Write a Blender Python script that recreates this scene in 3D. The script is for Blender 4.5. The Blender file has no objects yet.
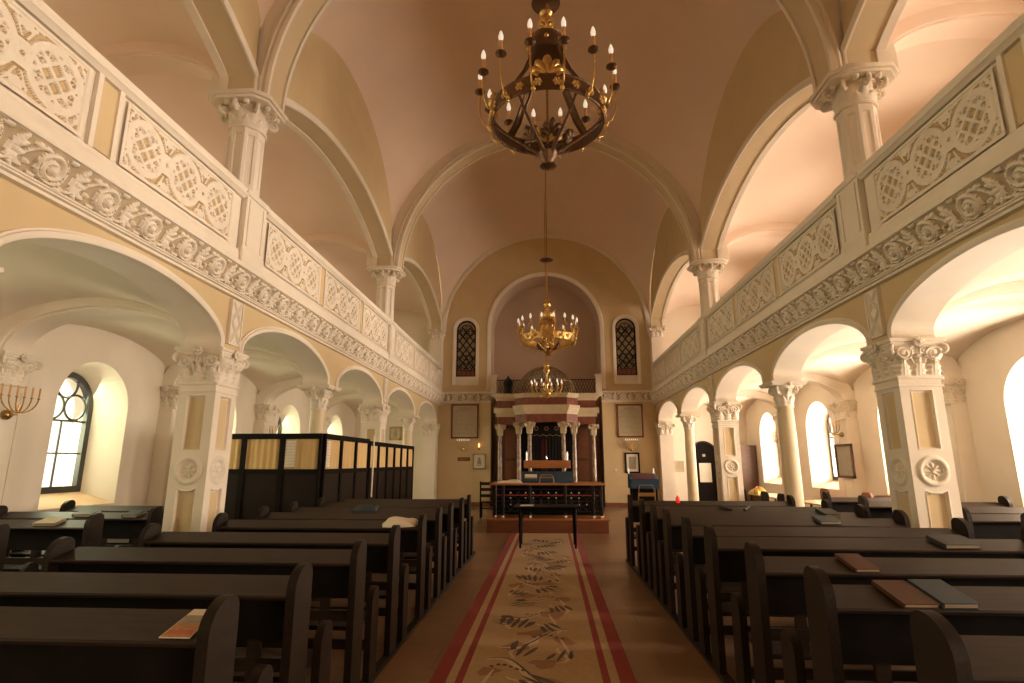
import bpy, math, random
from math import pi, sin, cos, sqrt, atan2, hypot
from mathutils import Vector, Matrix
random.seed(7)
SC = bpy.context.scene
COL = SC.collection

# ------------------------------------------------------------------ materials
def mat(name, color, rough=0.6, metal=0.0, var=0.06, scale=6.0, bump=0.0, color2=None, wood=False, emit=None, coat=0.0, spec=0.5):
    m = bpy.data.materials.new(name); m.use_nodes = True
    nt = m.node_tree; N = nt.nodes; L = nt.links
    b = N['Principled BSDF']
    b.inputs['Roughness'].default_value = rough
    b.inputs['Metallic'].default_value = metal
    b.inputs['Specular IOR Level'].default_value = spec
    if coat: b.inputs['Coat Weight'].default_value = coat
    tc = N.new('ShaderNodeTexCoord')
    if wood:
        mp = N.new('ShaderNodeMapping'); mp.inputs['Scale'].default_value = wood
        L.new(tc.outputs['Object'], mp.inputs['Vector']); src = mp.outputs['Vector']
    else:
        src = tc.outputs['Object']
    n = N.new('ShaderNodeTexNoise'); n.inputs['Scale'].default_value = scale; n.inputs['Detail'].default_value = 5
    L.new(src, n.inputs['Vector'])
    r = N.new('ShaderNodeValToRGB')
    c2 = color2 or tuple(max(0, c*(1-2.2*var)) for c in color)
    r.color_ramp.elements[0].position = .3; r.color_ramp.elements[1].position = .7
    r.color_ramp.elements[0].color = (*c2, 1); r.color_ramp.elements[1].color = (*color, 1)
    L.new(n.outputs['Fac'], r.inputs['Fac']); L.new(r.outputs['Color'], b.inputs['Base Color'])
    if bump:
        bm = N.new('ShaderNodeBump'); bm.inputs['Strength'].default_value = bump; bm.inputs['Distance'].default_value = .02
        L.new(n.outputs['Fac'], bm.inputs['Height']); L.new(bm.outputs['Normal'], b.inputs['Normal'])
    if emit:
        b.inputs['Emission Color'].default_value = (*emit[0], 1); b.inputs['Emission Strength'].default_value = emit[1]
    return m

M = {}
M['white'] = mat('cream_plaster', (.80, .71, .59), .65, var=.03, scale=3)
M['relief'] = mat('carved_plaster', (.80, .71, .59), .7, var=.04, scale=9)
M['ochre'] = mat('ochre_paint', (.64, .49, .28), .7, var=.03, scale=2)
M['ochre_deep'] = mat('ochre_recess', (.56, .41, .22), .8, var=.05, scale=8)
M['soffit'] = mat('buff_paint', (.64, .51, .32), .7, var=.03, scale=2)
M['vault'] = mat('salmon_plaster', (.82, .65, .52), .8, var=.03, scale=.8)
M['aislewall'] = mat('aisle_plaster', (.80, .71, .59), .75, var=.03, scale=1.5)
M['niche'] = mat('niche_plaster', (.62, .47, .37), .8, var=.03, scale=1)
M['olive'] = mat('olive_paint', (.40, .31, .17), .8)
M['dark'] = mat('dark_stained_wood', (.034, .0205, .013), .5, var=.2, scale=5, wood=(1, 6, 14), spec=.18)
M['dark2'] = mat('dark_stained_board', (.020, .0115, .007), .5, var=.2, scale=5, wood=(14, 1, 14), spec=.16)
M['black'] = mat('blackened_wood', (.011, .0075, .006), .6, var=.2, spec=.08)
M['brownwood'] = mat('brown_wood', (.11, .045, .021), .4, var=.2, scale=4, wood=(1, 10, 10))
M['orangewood'] = mat('orange_wood', (.42, .16, .045), .38, var=.12, scale=4, wood=(1, 10, 10))
M['redwood'] = mat('red_brown_wood', (.20, .065, .03), .4, var=.15, scale=3, wood=(1, 8, 8))
M['brass'] = mat('polished_brass', (.80, .54, .20), .30, 1.0, var=.08, scale=20)
M['dome'] = mat('weathered_gilt', (.34, .24, .12), .55, .45, var=.15, scale=20)
M['brass_dull'] = mat('aged_brass', (.50, .31, .11), .35, 1.0, var=.15, scale=20)
M['bronze'] = mat('dark_bronze', (.20, .115, .065), .38, .8, var=.15, scale=20)
M['iron'] = mat('black_iron', (.02, .017, .015), .45, .6)
M['candle'] = mat('amber_candle_tube', (.72, .38, .14), .5)
M['bulb'] = mat('milky_bulb', (.85, .82, .76), .25, emit=((1, .86, .66), .5))
M['redmarble'] = mat('red_marble', (.26, .085, .05), .3, var=.2, scale=7, color2=(.15, .045, .03))
M['marble'] = mat('veined_marble', (.45, .32, .23), .2, var=.25, scale=6, color2=(.20, .11, .07))
M['stone'] = mat('cream_stone', (.66, .54, .36), .5, var=.06)
M['curtain'] = mat('dark_velvet', (.012, .009, .012), .9)
M['curtain_r'] = mat('wine_velvet', (.07, .010, .012), .9)
M['goldtrim'] = mat('gold_embroidery', (.50, .34, .12), .5, .3)
M['blue'] = mat('blue_velvet', (.02, .05, .09), .85)
M['cloth'] = mat('white_cloth', (.80, .72, .58), .85)
M['paper'] = mat('paper', (.78, .72, .60), .8, var=.02)
M['ink'] = mat('ink', (.12, .10, .08), .8)
M['greyprint'] = mat('grey_print', (.38, .34, .27), .8, var=.1, scale=30)
M['parch'] = mat('parchment', (.56, .47, .31), .7, var=.06, scale=10)
M['bookbrown'] = mat('brown_book_cover', (.085, .034, .014), .55, spec=.25)
M['bookblue'] = mat('slate_blue_cover', (.045, .058, .066), .55, spec=.25)
M['bookdark'] = mat('charcoal_cover', (.028, .025, .022), .55, spec=.25)
M['pages'] = mat('page_edge', (.40, .31, .20), .8)
M['curt_och'] = mat('ochre_net_curtain', (.72, .50, .22), .8, var=.08, scale=3, wood=(9, 9, .3))
M['carpet'] = mat('beige_carpet', (.42, .28, .14), .95, var=.08, scale=30)
M['carp_red'] = mat('red_carpet_band', (.26, .035, .028), .95, var=.08, scale=40)
M['carp_brn'] = mat('brown_carpet_mark', (.10, .065, .045), .95)
M['carp_mid'] = mat('rust_carpet_mark', (.30, .15, .075), .95)
M['carp_lit'] = mat('pale_carpet_line', (.56, .43, .26), .95)
M['yellow'] = mat('yellow_green_cloth', (.58, .48, .10), .85)
M['red'] = mat('red_cloth', (.45, .05, .03), .7)
M['redglass'] = mat('red_glass', (.60, .02, .015), .2, emit=((1, .05, .02), .4))
M['flame'] = mat('flame_bulb', (1, .5, .2), .3, emit=((1, .38, .12), 4.0))
M['chairseat'] = mat('brown_upholstery', (.22, .085, .05), .7)
M['chrome'] = mat('steel_tube', (.6, .6, .6), .2, 1.0)
M['skirt'] = mat('red_brown_skirting', (.24, .085, .045), .5)
M['frame'] = mat('window_frame_paint', (.035, .035, .028), .4)
M['stainA'] = mat('smoky_leaded_glass', (.44, .36, .24), .4, var=.3, scale=14, color2=(.24, .19, .12))
M['stainB'] = mat('red_leaded_glass', (.24, .055, .03), .3)
M['sheen'] = mat('table_laminate', (.62, .45, .28), .25, var=.05)

def floor_mat():
    m = bpy.data.materials.new('brown_plank_floor'); m.use_nodes = True
    nt = m.node_tree; N = nt.nodes; L = nt.links; b = N['Principled BSDF']
    tc = N.new('ShaderNodeTexCoord')
    mp = N.new('ShaderNodeMapping'); mp.inputs['Scale'].default_value = (1, 1, 1)
    L.new(tc.outputs['Object'], mp.inputs['Vector'])
    br = N.new('ShaderNodeTexBrick'); br.inputs['Scale'].default_value = 1
    br.inputs['Brick Width'].default_value = 1.9; br.inputs['Row Height'].default_value = .62
    br.inputs['Mortar Size'].default_value = .004; br.inputs['Bias'].default_value = 0
    br.inputs['Color1'].default_value = (.28, .165, .092, 1); br.inputs['Color2'].default_value = (.205, .115, .062, 1)
    br.inputs['Mortar'].default_value = (.13, .065, .03, 1)
    L.new(mp.outputs['Vector'], br.inputs['Vector'])
    n = N.new('ShaderNodeTexNoise'); n.inputs['Scale'].default_value = 4; n.inputs['Detail'].default_value = 6
    mp2 = N.new('ShaderNodeMapping'); mp2.inputs['Scale'].default_value = (.6, 6, 1)
    L.new(tc.outputs['Object'], mp2.inputs['Vector']); L.new(mp2.outputs['Vector'], n.inputs['Vector'])
    mx = N.new('ShaderNodeMix'); mx.data_type = 'RGBA'; mx.blend_type = 'MULTIPLY'; mx.inputs[0].default_value = .5
    rp = N.new('ShaderNodeValToRGB'); rp.color_ramp.elements[0].position = .3; rp.color_ramp.elements[1].position = .75
    rp.color_ramp.elements[0].color = (.55, .5, .45, 1)
    L.new(n.outputs['Fac'], rp.inputs['Fac'])
    L.new(br.outputs['Color'], mx.inputs[6]); L.new(rp.outputs['Color'], mx.inputs[7])
    L.new(mx.outputs[2], b.inputs['Base Color'])
    b.inputs['Roughness'].default_value = .33
    return m
M['floor'] = floor_mat()

def glass_mat():
    m = bpy.data.materials.new('clear_glass'); m.use_nodes = True
    nt = m.node_tree; N = nt.nodes; L = nt.links
    out = N['Material Output']; N.remove(N['Principled BSDF'])
    t = N.new('ShaderNodeBsdfTransparent'); t.inputs['Color'].default_value = (.97, .98, .95, 1)
    g = N.new('ShaderNodeBsdfGlossy'); g.inputs['Roughness'].default_value = .05
    f = N.new('ShaderNodeFresnel'); f.inputs['IOR'].default_value = 1.45
    mx = N.new('ShaderNodeMixShader')
    L.new(f.outputs['Fac'], mx.inputs['Fac']); L.new(t.outputs[0], mx.inputs[1]); L.new(g.outputs[0], mx.inputs[2])
    L.new(mx.outputs[0], out.inputs['Surface'])
    return m
M['glass'] = glass_mat()

# ------------------------------------------------------------------ mesh builder
def wloc(o):
    v = Vector((0, 0, 0))
    while o is not None:
        v += o.location; o = o.parent
    return v

class MB:
    def __init__(s): s.v = []; s.f = []; s.m = []
    def add(s, vs, fs, mi=0):
        k = len(s.v); s.v += [tuple(p) for p in vs]
        for f in fs: s.f.append(tuple(i+k for i in f)); s.m.append(mi)
        return s
    def box(s, x0, x1, y0, y1, z0, z1, mi=0, bev=0.0):
        if x0 > x1: x0, x1 = x1, x0
        if y0 > y1: y0, y1 = y1, y0
        if z0 > z1: z0, z1 = z1, z0
        if bev <= 0:
            return s.add([(x0,y0,z0),(x1,y0,z0),(x1,y1,z0),(x0,y1,z0),(x0,y0,z1),(x1,y0,z1),(x1,y1,z1),(x0,y1,z1)],
                  [(0,3,2,1),(4,5,6,7),(0,1,5,4),(1,2,6,5),(2,3,7,6),(3,0,4,7)], mi)
        b = min(bev, (x1-x0)/2.01, (y1-y0)/2.01, (z1-z0)/2.01)
        rings = []
        def ring(dx, z):
            xa, xb, ya, yb = x0+dx, x1-dx, y0+dx, y1-dx
            c = b
            return [(xa+c-dx*0, ya, z),(xb-c, ya, z),(xb, ya+c, z),(xb, yb-c, z),(xb-c, yb, z),(xa+c, yb, z),(xa, yb-c, z),(xa, ya+c, z)]
        e = b*.999
        R = [ring(e*.5, z0), ring(0, z0+b), ring(0, z1-b), ring(e*.5, z1)]
        vs = [p for r in R for p in r]; fs = [tuple(range(7,-1,-1)), tuple(range(24,32))]
        for j in range(3):
            for i in range(8):
                fs.append((j*8+i, j*8+(i+1)%8, j*8+8+(i+1)%8, j*8+8+i))
        return s.add(vs, fs, mi)
    def obox(s, c, ax, ay, az, hx, hy, hz, mi=0):
        c = Vector(c); ax = Vector(ax).normalized(); ay = Vector(ay).normalized(); az = Vector(az).normalized()
        vs = [c+ax*hx*i+ay*hy*j+az*hz*k for k in (-1,1) for j in (-1,1) for i in (-1,1)]
        return s.add(vs, [(0,2,3,1),(4,5,7,6),(0,1,5,4),(1,3,7,5),(3,2,6,7),(2,0,4,6)], mi)
    def lathe(s, prof, cx, cy, seg=20, mi=0, rot=0.0, cap=True):
        vs = []; fs = []
        for r, z in prof:
            for i in range(seg):
                a = 2*pi*i/seg+rot; vs.append((cx+r*cos(a), cy+r*sin(a), z))
        n = len(prof)
        for j in range(n-1):
            for i in range(seg):
                fs.append((j*seg+i, j*seg+(i+1)%seg, (j+1)*seg+(i+1)%seg, (j+1)*seg+i))
        if cap:
            fs.append(tuple(range(seg-1,-1,-1))); fs.append(tuple(range((n-1)*seg, n*seg)))
        return s.add(vs, fs, mi)
    def tube(s, pts, r, seg=6, mi=0, closed=False):
        P = [Vector(p) for p in pts]; n = len(P)
        if n < 2: return s
        rr = r if isinstance(r, (list, tuple)) else [r]*n
        vs = []; fs = []; up = None
        for i in range(n):
            if closed: t = P[(i+1)%n]-P[i-1]
            else: t = P[min(i+1,n-1)]-P[max(i-1,0)]
            if t.length < 1e-9: t = Vector((0,0,1))
            t.normalize()
            if up is None:
                up = Vector((0,0,1)) if abs(t.z) < .9 else Vector((1,0,0))
            u = up-t*up.dot(t)
            if u.length < 1e-6: u = t.orthogonal()
            u.normalize(); w = t.cross(u); up = u
            for k in range(seg):
                a = 2*pi*k/seg; vs.append(P[i]+(u*cos(a)+w*sin(a))*rr[i])
        for i in range(n if closed else n-1):
            j = (i+1)%n
            for k in range(seg):
                fs.append((i*seg+k, i*seg+(k+1)%seg, j*seg+(k+1)%seg, j*seg+k))
        if not closed:
            fs.append(tuple(range(seg-1,-1,-1))); fs.append(tuple(range((n-1)*seg, n*seg)))
        return s.add(vs, fs, mi)
    def grid(s, fn, nu, nv, mf=None, flip=False, mi=0):
        vs = [fn(i/nu, j/nv) for j in range(nv+1) for i in range(nu+1)]
        k = len(s.v); s.v += [tuple(p) for p in vs]
        for j in range(nv):
            for i in range(nu):
                a = j*(nu+1)+i; f = (a, a+1, a+nu+2, a+nu+1)
                if flip: f = f[::-1]
                s.f.append(tuple(x+k for x in f)); s.m.append(mf((i+.5)/nu, (j+.5)/nv) if mf else mi)
        return s
    def sphere(s, c, r, mi=0, seg=12, rings=8, sz=1.0):
        prof = [(max(1e-4, r*sin(pi*j/rings)), c[2]-r*sz*cos(pi*j/rings)) for j in range(rings+1)]
        return s.lathe(prof, c[0], c[1], seg, mi)
    def prism(s, poly, axis, a, b, mi=0):
        n = len(poly)
        def P(p, t):
            return (t, p[0], p[1]) if axis == 'x' else (p[0], t, p[1]) if axis == 'y' else (p[0], p[1], t)
        vs = [P(p, a) for p in poly]+[P(p, b) for p in poly]
        fs = [tuple(range(n-1,-1,-1)), tuple(range(n, 2*n))]+[(i,(i+1)%n,n+(i+1)%n,n+i) for i in range(n)]
        return s.add(vs, fs, mi)
    def sweep(s, prof, path, frames, mi=0, closed_prof=False):
        n = len(prof); vs = []; fs = []
        for p, (e1, e2) in zip(path, frames):
            p = Vector(p); e1 = Vector(e1); e2 = Vector(e2)
            for a, b in prof: vs.append(p+e1*a+e2*b)
        for i in range(len(path)-1):
            for k in range(n if closed_prof else n-1):
                k2 = (k+1)%n
                fs.append((i*n+k, i*n+k2, (i+1)*n+k2, (i+1)*n+k))
        if closed_prof:
            fs.append(tuple(range(n-1,-1,-1))); fs.append(tuple(range((len(path)-1)*n, len(path)*n)))
        return s.add(vs, fs, mi)
    def mir(s, sx):
        if sx < 0:
            s.v = [(-x, y, z) for x, y, z in s.v]; s.f = [f[::-1] for f in s.f]
        return s
    def xf(s, mt):
        s.v = [tuple(mt @ Vector(p)) for p in s.v]; return s
    def build(s, name, mats, parent=None, smooth=35, fixn=False):
        if not isinstance(mats, (list, tuple)): mats = [mats]
        me = bpy.data.meshes.new(name)
        o = wloc(parent) if parent else Vector((0,0,0))
        me.from_pydata([(x-o.x, y-o.y, z-o.z) for x, y, z in s.v], [], s.f)
        for k in mats: me.materials.append(M[k])
        me.polygons.foreach_set('material_index', s.m)
        if fixn:
            import bmesh
            bm = bmesh.new(); bm.from_mesh(me); bmesh.ops.recalc_face_normals(bm, faces=bm.faces); bm.to_mesh(me); bm.free()
        if smooth:
            me.shade_smooth(); me.set_sharp_from_angle(angle=math.radians(smooth))
        me.update()
        ob = bpy.data.objects.new(name, me); COL.objects.link(ob)
        if parent: ob.parent = parent
        return ob

def tag(o, label, cat, group=None, kind=None):
    o['label'] = label; o['category'] = cat
    if group: o['group'] = group
    if kind: o['kind'] = kind
    return o
def thing(name, label, cat, loc, group=None, kind=None):
    o = bpy.data.objects.new(name, None); COL.objects.link(o); o.location = loc
    o.empty_display_size = .1
    return tag(o, label, cat, group, kind)
def dup(root, loc, rz=0.0, label=None, group=None, scale=None):
    def cp(o, par):
        c = o.copy(); COL.objects.link(c); c.parent = par
        for ch in [x for x in COL.objects if x.parent == o]: cp(ch, c)
        return c
    kids = {}
    r = cp(root, None); r.location = loc; r.rotation_euler = (0, 0, rz)
    if label: r['label'] = label
    if group: r['group'] = group
    if scale: r.scale = (scale,)*3
    return r
SIDE = {-1: 'left', 1: 'right'}
ORD = ['first', 'second', 'third', 'fourth', 'fifth', 'sixth', 'seventh', 'eighth', 'ninth', 'tenth', 'eleventh', 'twelfth']
def structure(o, label, cat):
    return tag(o, label, cat, None, 'structure')
TRIM = [0]
def trim(mb, mats, label, cat='trim', smooth=35, fixn=False):
    TRIM[0] += 1
    return structure(mb.build('trim_%d' % TRIM[0], mats, None, smooth, fixn), label, cat)

# ------------------------------------------------------------------ key dimensions
UC = 6.82
W = 4.25            # nave half width at the arcade face
T = .48             # arcade wall thickness
PY = [-.1, 3.55, 7.2, 10.85, 14.5, 18.15, 21.8]   # arcade supports
UY = [-.1, 7.2, 14.5, 21.8]                       # gallery columns
YB = 22.07          # back wall
PYS = [-7.4, -3.75]+PY; UYS = [-7.4]+UY   # with the bays behind the camera
YF = -7.7           # wall behind the camera
XA = 7.6            # aisle wall inner face
WO = 8.45           # outer face
HALF = .27
LP, UP_ = .62, .92   # how pointed the springing of the lower and upper arches is
ZS = 3.12           # lower springing
UW = 4.17           # upper wall nave face
VW, VZ, VT, VL = 4.18, 6.85, 4.12, 3.15   # nave vault springing, rises

def ell(t, n=2.0):
    t = min(1.0, abs(t)); return (1-t**n)**(1/n)

# ------------------------------------------------------------------ floor
fl = MB(); fl.box(-WO, WO, YF-.4, YB+1.6, -.2, 0)
structure(fl.build('floor', ['floor'], None, 0), 'brown polished floor of wide boards across the whole hall', 'floor')

# ------------------------------------------------------------------ arcade (lower nave walls)
def lower_profile():
    ys, zb = [], []
    def put(y, z): ys.append(y); zb.append(z)
    for i in range(len(PYS)-1):
        a, b = PYS[i]+HALF, PYS[i+1]-HALF
        put(PYS[i]-HALF if i else YF, ZS); put(a, ZS); put(a, ZS+.10)
        c, h = (a+b)/2, (b-a)/2
        n = 48
        for k in range(1, n):
            th = pi-pi*k/n
            y = c+h*cos(th); put(y, ZS+.10+.50*sin(th)**(2*LP))
        put(b, ZS+.10); put(b, ZS)
    put(PYS[-1]-HALF, ZS); put(YB, ZS)
    return ys, zb
def strip_wall(ys, zb, zt, x0, x1, mats_idx):
    # x0 nave face, x1 far face (for right side, x0<x1)
    mb = MB(); f, s_, bk, tp = mats_idx
    for i in range(len(ys)-1):
        a, b = ys[i], ys[i+1]
        mb.add([(x0,a,zb[i]),(x1,a,zb[i]),(x1,b,zb[i+1]),(x0,b,zb[i+1])], [(0,3,2,1)], s_)
        if b-a < 1e-6: continue
        mb.add([(x0,a,zb[i]),(x0,b,zb[i+1]),(x0,b,zt[i+1]),(x0,a,zt[i])], [(0,1,2,3)][::1], f)
        mb.add([(x1,a,zb[i]),(x1,b,zb[i+1]),(x1,b,zt[i+1]),(x1,a,zt[i])], [(0,3,2,1)], bk)
        mb.add([(x0,a,zt[i]),(x0,b,zt[i+1]),(x1,b,zt[i+1]),(x1,a,zt[i])], [(0,1,2,3)], tp)
    return mb
ys, zb = lower_profile()
for s in (-1, 1):
    mb = strip_wall(ys, zb, [4.26]*len(ys), W, W+T, (0, 1, 1, 1)).mir(s)
    structure(mb.build('wall_arcade_%s' % SIDE[s], ['ochre', 'white'], None, 30, True),
              'ochre arcade wall with round arches along the %s of the nave' % SIDE[s], 'wall')

def arch_band(c, h, z0, rise, stilt, x_face, prof, s, mats, label, mi=0, axis='y', n=48, pw=None):
    """moulding that follows an arch on a wall face; prof = (radial out, projection)"""
    path = []; fr = []
    pw = LP if pw is None else pw
    pts = [(c-h, z0), (c-h, z0+stilt*.9)]
    for k in range(n+1):
        th = pi-pi*k/n; pts.append((c+h*cos(th), z0+stilt+rise*max(0, sin(th))**(2*pw)))
    pts += [(c+h, z0+stilt*.9), (c+h, z0)]
    m_ = len(pts)
    for i, (y, z) in enumerate(pts):
        if i <= 1: nr = Vector((0, -1, 0))
        elif i >= m_-2: nr = Vector((0, 1, 0))
        else:
            ya, za = pts[i-1]; yb, zb_ = pts[i+1]
            nr = Vector((0, -(zb_-za), yb-ya)).normalized()
        path.append((x_face, y, z)); fr.append((nr, Vector((-1, 0, 0))))
    mb = MB(); mb.sweep(prof, path, fr, mi, True)
    mb.mir(s)
    return trim(mb, mats, label, 'arch moulding', 40, True)
PROF = [(-.006, .0), (-.006, .025), (.02, .04), (.05, .04), (.06, .02), (.08, .02), (.08, .0)]
for s in (-1, 1):
    for i in range(1, 6):
        a, b = PY[i]+HALF, PY[i+1]-HALF
        arch_band((a+b)/2, (b-a)/2, ZS, .50, .10, W, PROF, s, ['white'],
                  'cream moulding around the %s arch on the %s, counted from the camera' % (ORD[i-1], SIDE[s]))

# lattice panels above the square pillars
for s in (-1, 1):
    for i, y in ((2, 7.2), (4, 14.5)):
        mb = MB()
        mb.box(W-.035, W+.01, y-.15, y+.15, 3.2, 3.82, 0)
        for k in range(2):
            z0, z1 = 3.24+k*.28, 3.52+k*.28
            for sg in (-1, 1):
                for o in (-.035, .035):
                    mb.tube([(W-.04, y-.11*sg+o*.6, z0), (W-.04, y+.11*sg+o*.6, z1)], .011, 4, 1)
        for d in (-.135, .135): mb.box(W-.05, W, y+d-.012, y+d+.012, 3.2, 3.82, 0)
        mb.mir(s)
        trim(mb, ['white', 'relief'], 'narrow cream panel with crossed lattice above the %s square pillar on the %s' % (['near', 'far'][i == 4], SIDE[s]), 'wall panel')

# ------------------------------------------------------------------ cornice with scroll frieze
def frieze_h(u, v):
    # u metres along, v 0..1 across the band (height .32)
    P = .60; x = (u % P)-P/2; y = (v-.5)*.32
    h = 0.0
    r = hypot(x+.07, y); th = atan2(y, x+.07)
    if r < .150:
        b = .058
        d = ((r-b*(th/(2*pi))-.01) % b)/b
        h = max(h, .9*sin(pi*d)**1.0*(1 if r < .142 else .4))
    if r < .030: h = 1.0*sqrt(max(0, 1-(r/.036)**2))+.2
    # acanthus lobes between scrolls
    for k in range(5):
        a = -1.2+k*.6
        cx, cy = .155+.035*cos(a)+.02, .10*sin(a)
        dx, dy = x-cx, y-cy
        ca, sa = cos(a*.8), sin(a*.8)
        p, q = (dx*ca+dy*sa)/.085, (-dx*sa+dy*ca)/.030
        d = p*p+q*q
        if d < 1: h = max(h, .95*sqrt(1-d)*(1-.35*abs(sin(9*p))))
    # stem
    sy = .125*sin(2*pi*(u/P)+.4)
    d = abs(y-sy)/.02
    if d < 1: h = max(h, .6*sqrt(1-d*d))
    # small leaf dabs at the rims
    for cx, cy in ((-.26, .12), (-.2, -.13), (.06, .145), (.05, -.145), (.27, -.1), (-.285, -.05)):
        d = ((x-cx)/.045)**2+((y-cy)/.025)**2
        if d < 1: h = max(h, .7*sqrt(1-d))
    return h
def cornice_mesh(L, nlen):
    """runs along +Y from 0 to L on plane x=0, projecting towards -x"""
    mb = MB()
    prof = [(0, 3.845), (-.07, 3.845), (-.07, 3.875), (-.105, 3.88), (-.105, 3.895), (-.12, 3.90), (-.12, 3.915), (-.10, 3.915)]
    mb.sweep(prof, [(0,0,0),(0,L,0)], [((1,0,0),(0,0,1))]*2, 0)
    prof = [(-.24, 4.185), (-.27, 4.19), (-.27, 4.215), (-.24, 4.23), (-.24, 4.27), (0, 4.27)]
    mb.sweep(prof, [(0,0,0),(0,L,0)], [((1,0,0),(0,0,1))]*2, 0)
    def base(v):
        return (-.10-.14*(v**1.6), 3.915+.27*v)
    nv = 26
    def fn(a, b):
        u = a*L; h = frieze_h(u, b); x, z = base(b)
        return (x-.055*h*.85, u, z-.055*h*.45)
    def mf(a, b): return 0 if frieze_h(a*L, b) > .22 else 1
    mb.grid(fn, nlen, nv, mf)
    # end closure
    for y in (0, L):
        mb.add([(0,y,3.83),(-.1,y,3.9),(-.1,y,3.915),(-.24,y,4.185),(-.24,y,4.27),(0,y,4.27)], [(0,1,2,3,4,5)], 0)
    return mb
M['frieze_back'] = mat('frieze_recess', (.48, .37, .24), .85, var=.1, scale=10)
base_c = cornice_mesh(YB+1, int((YB+1)/.013))
for s in (-1, 1):
    mb = MB(); mb.v = [(W+x, y-1, z) for x, y, z in base_c.v]; mb.f = list(base_c.f); mb.m = list(base_c.m); mb.mir(s)
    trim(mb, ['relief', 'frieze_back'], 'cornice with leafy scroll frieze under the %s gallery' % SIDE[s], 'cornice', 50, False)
for s in (-1, 1):
    Lc = W-.10-2.16
    c = cornice_mesh(Lc, int(Lc/.03))
    mb = MB(); mb.v = [(2.16+y, YB+x, z+.1) for x, y, z in c.v]; mb.f = [f[::-1] for f in c.f]; mb.m = list(c.m); mb.mir(s)
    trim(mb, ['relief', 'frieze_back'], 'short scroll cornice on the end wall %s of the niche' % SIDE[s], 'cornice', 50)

# ------------------------------------------------------------------ capitals
def leaf(mb, o, nrm, tan, w, h, out, mi=0):
    o = Vector(o); nrm = Vector(nrm); tan = Vector(tan); up = Vector((0,0,1))
    nu, nv = 6, 7
    def fn(a, b):
        u = (a-.5)*2
        wid = w*(.75+.45*sin(pi*min(1, b*1.15)))*(1-.25*b)*(1-.16*abs(sin(b*10)))
        if b > .9: wid *= .6
        off = out*(b**2.2)+.012*(1-u*u)
        zz = h*(b-.28*max(0, b-.72)*2.6)
        return o+tan*(u*wid/2)+nrm*(off+.004)+up*zz
    mb.grid(fn, nu, nv, None, False, mi)
def volute(mb, c, d, r0, turns=1.6, tr=.02, sgn=1, mi=0):
    c = Vector(c); d = Vector(d).normalized(); up = Vector((0,0,1)); pts = []; rr = []
    n = 26
    for k in range(n+1):
        t = k/n; a = pi/2-sgn*0-turns*2*pi*t; r = r0*(1-.85*t)
        pts.append(c+d*(r*cos(a))+up*(r*sin(a))); rr.append(tr*(1-.4*t))
    mb.tube(pts, rr, 6, mi)
def capital_square(cx, cy, z0, z1, hw, ab, faces=((0,-1),(0,1),(1,0),(-1,0))):
    mb = MB(); H = z1-z0
    prof = [(hw*.98, z0), (hw, z0+H*.5), (hw*1.12, z0+H*.84)]
    vs = []; fs = []
    for r, z in prof: vs += [(cx-r,cy-r,z),(cx+r,cy-r,z),(cx+r,cy+r,z),(cx-r,cy+r,z)]
    for j in range(2):
        for i in range(4): fs.append((j*4+i, j*4+(i+1)%4, j*4+4+(i+1)%4, j*4+4+i))
    mb.add(vs, fs)
    # abacus
    mb.box(cx-ab*.94, cx+ab*.94, cy-ab*.94, cy+ab*.94, z1-H*.16, z1-H*.09, 0)
    mb.box(cx-ab, cx+ab, cy-ab, cy+ab, z1-H*.09, z1, 0)
    mb.box(cx-hw*1.10, cx+hw*1.10, cy-hw*1.10, cy+hw*1.10, z0-.03, z0+.015, 0, .012)
    for nx, ny in faces:
        n = Vector((nx,ny,0)); t = Vector((-ny,nx,0)); c = Vector((cx,cy,0))+n*hw
        k_ = hw/.235; HZ = H*.86
        def rel(u, q):
            u = u/k_; z = q*.40; h = 0
            for lc, lw, lh in ((-.165,.082,.21),(0,.085,.23),(.165,.082,.21)):
                tt = z/lh
                if tt < 1:
                    w = lw*(1-tt**2.5)*(1+.22*cos(tt*22)); d = abs(u-lc)/max(w, 1e-4)
                    if d < 1: h = max(h, (.55+.45*tt)*sqrt(1-d*d)*(.75+.25*abs(cos(d*7))))
            for sg in (-1, 1):
                r = hypot(u-sg*.150, z-.275); th = atan2(z-.275, (u-sg*.150)*sg)
                if r < .088: h = max(h, .25+.75*abs(sin(pi*((r-.042*th/(2*pi)) % .042)/.042)) if r > .016 else 1)
                r = hypot(u-sg*.055, z-.31)
                if r < .05: h = max(h, .3+.6*abs(sin(pi*r/.028)))
                d = abs((u*sg-.02)-.35*(z-.05))/.018
                if d < 1 and .15 < z < .33: h = max(h, .7*sqrt(1-d*d))
            r = hypot(u, z-.24)
            if r < .04: h = max(h, .95*abs(cos(2.5*atan2(z-.24, u)))*.6+.4)
            return h
        def fn(a_, b_):
            fl_ = 1+.20*b_**2
            return c-n*hw+n*(hw*fl_+.012+.05*k_*rel((a_-.5)*2*hw, b_)*(1 if 0 < a_ < 1 else 0))+t*((a_-.5)*2*(hw*fl_+.012))+Vector((0,0,z0+HZ*b_))
        mb.grid(fn, 46, 36)
        for k in (-1, 1):
            pass
        # rosette over the abacus
        p = c+n*.10+Vector((0,0,z1-H*.12))
        for k in range(8):
            a = 2*pi*k/8; q = p+t*(.042*cos(a))+Vector((0,0,.042*sin(a))); mb.sphere(q, .024, 0, 6, 5)
        mb.sphere(p+n*.015, .026, 0, 8, 6)
    for sx in (-1, 1):
        for sy in (-1, 1):
            d = Vector((sx,sy,0)).normalized(); cc = Vector((cx+sx*hw, cy+sy*hw, z0))
            volute(mb, cc+d*.075+Vector((0,0,H*.70)), d, H*.125, 1.5, .024)
    return mb
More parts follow.
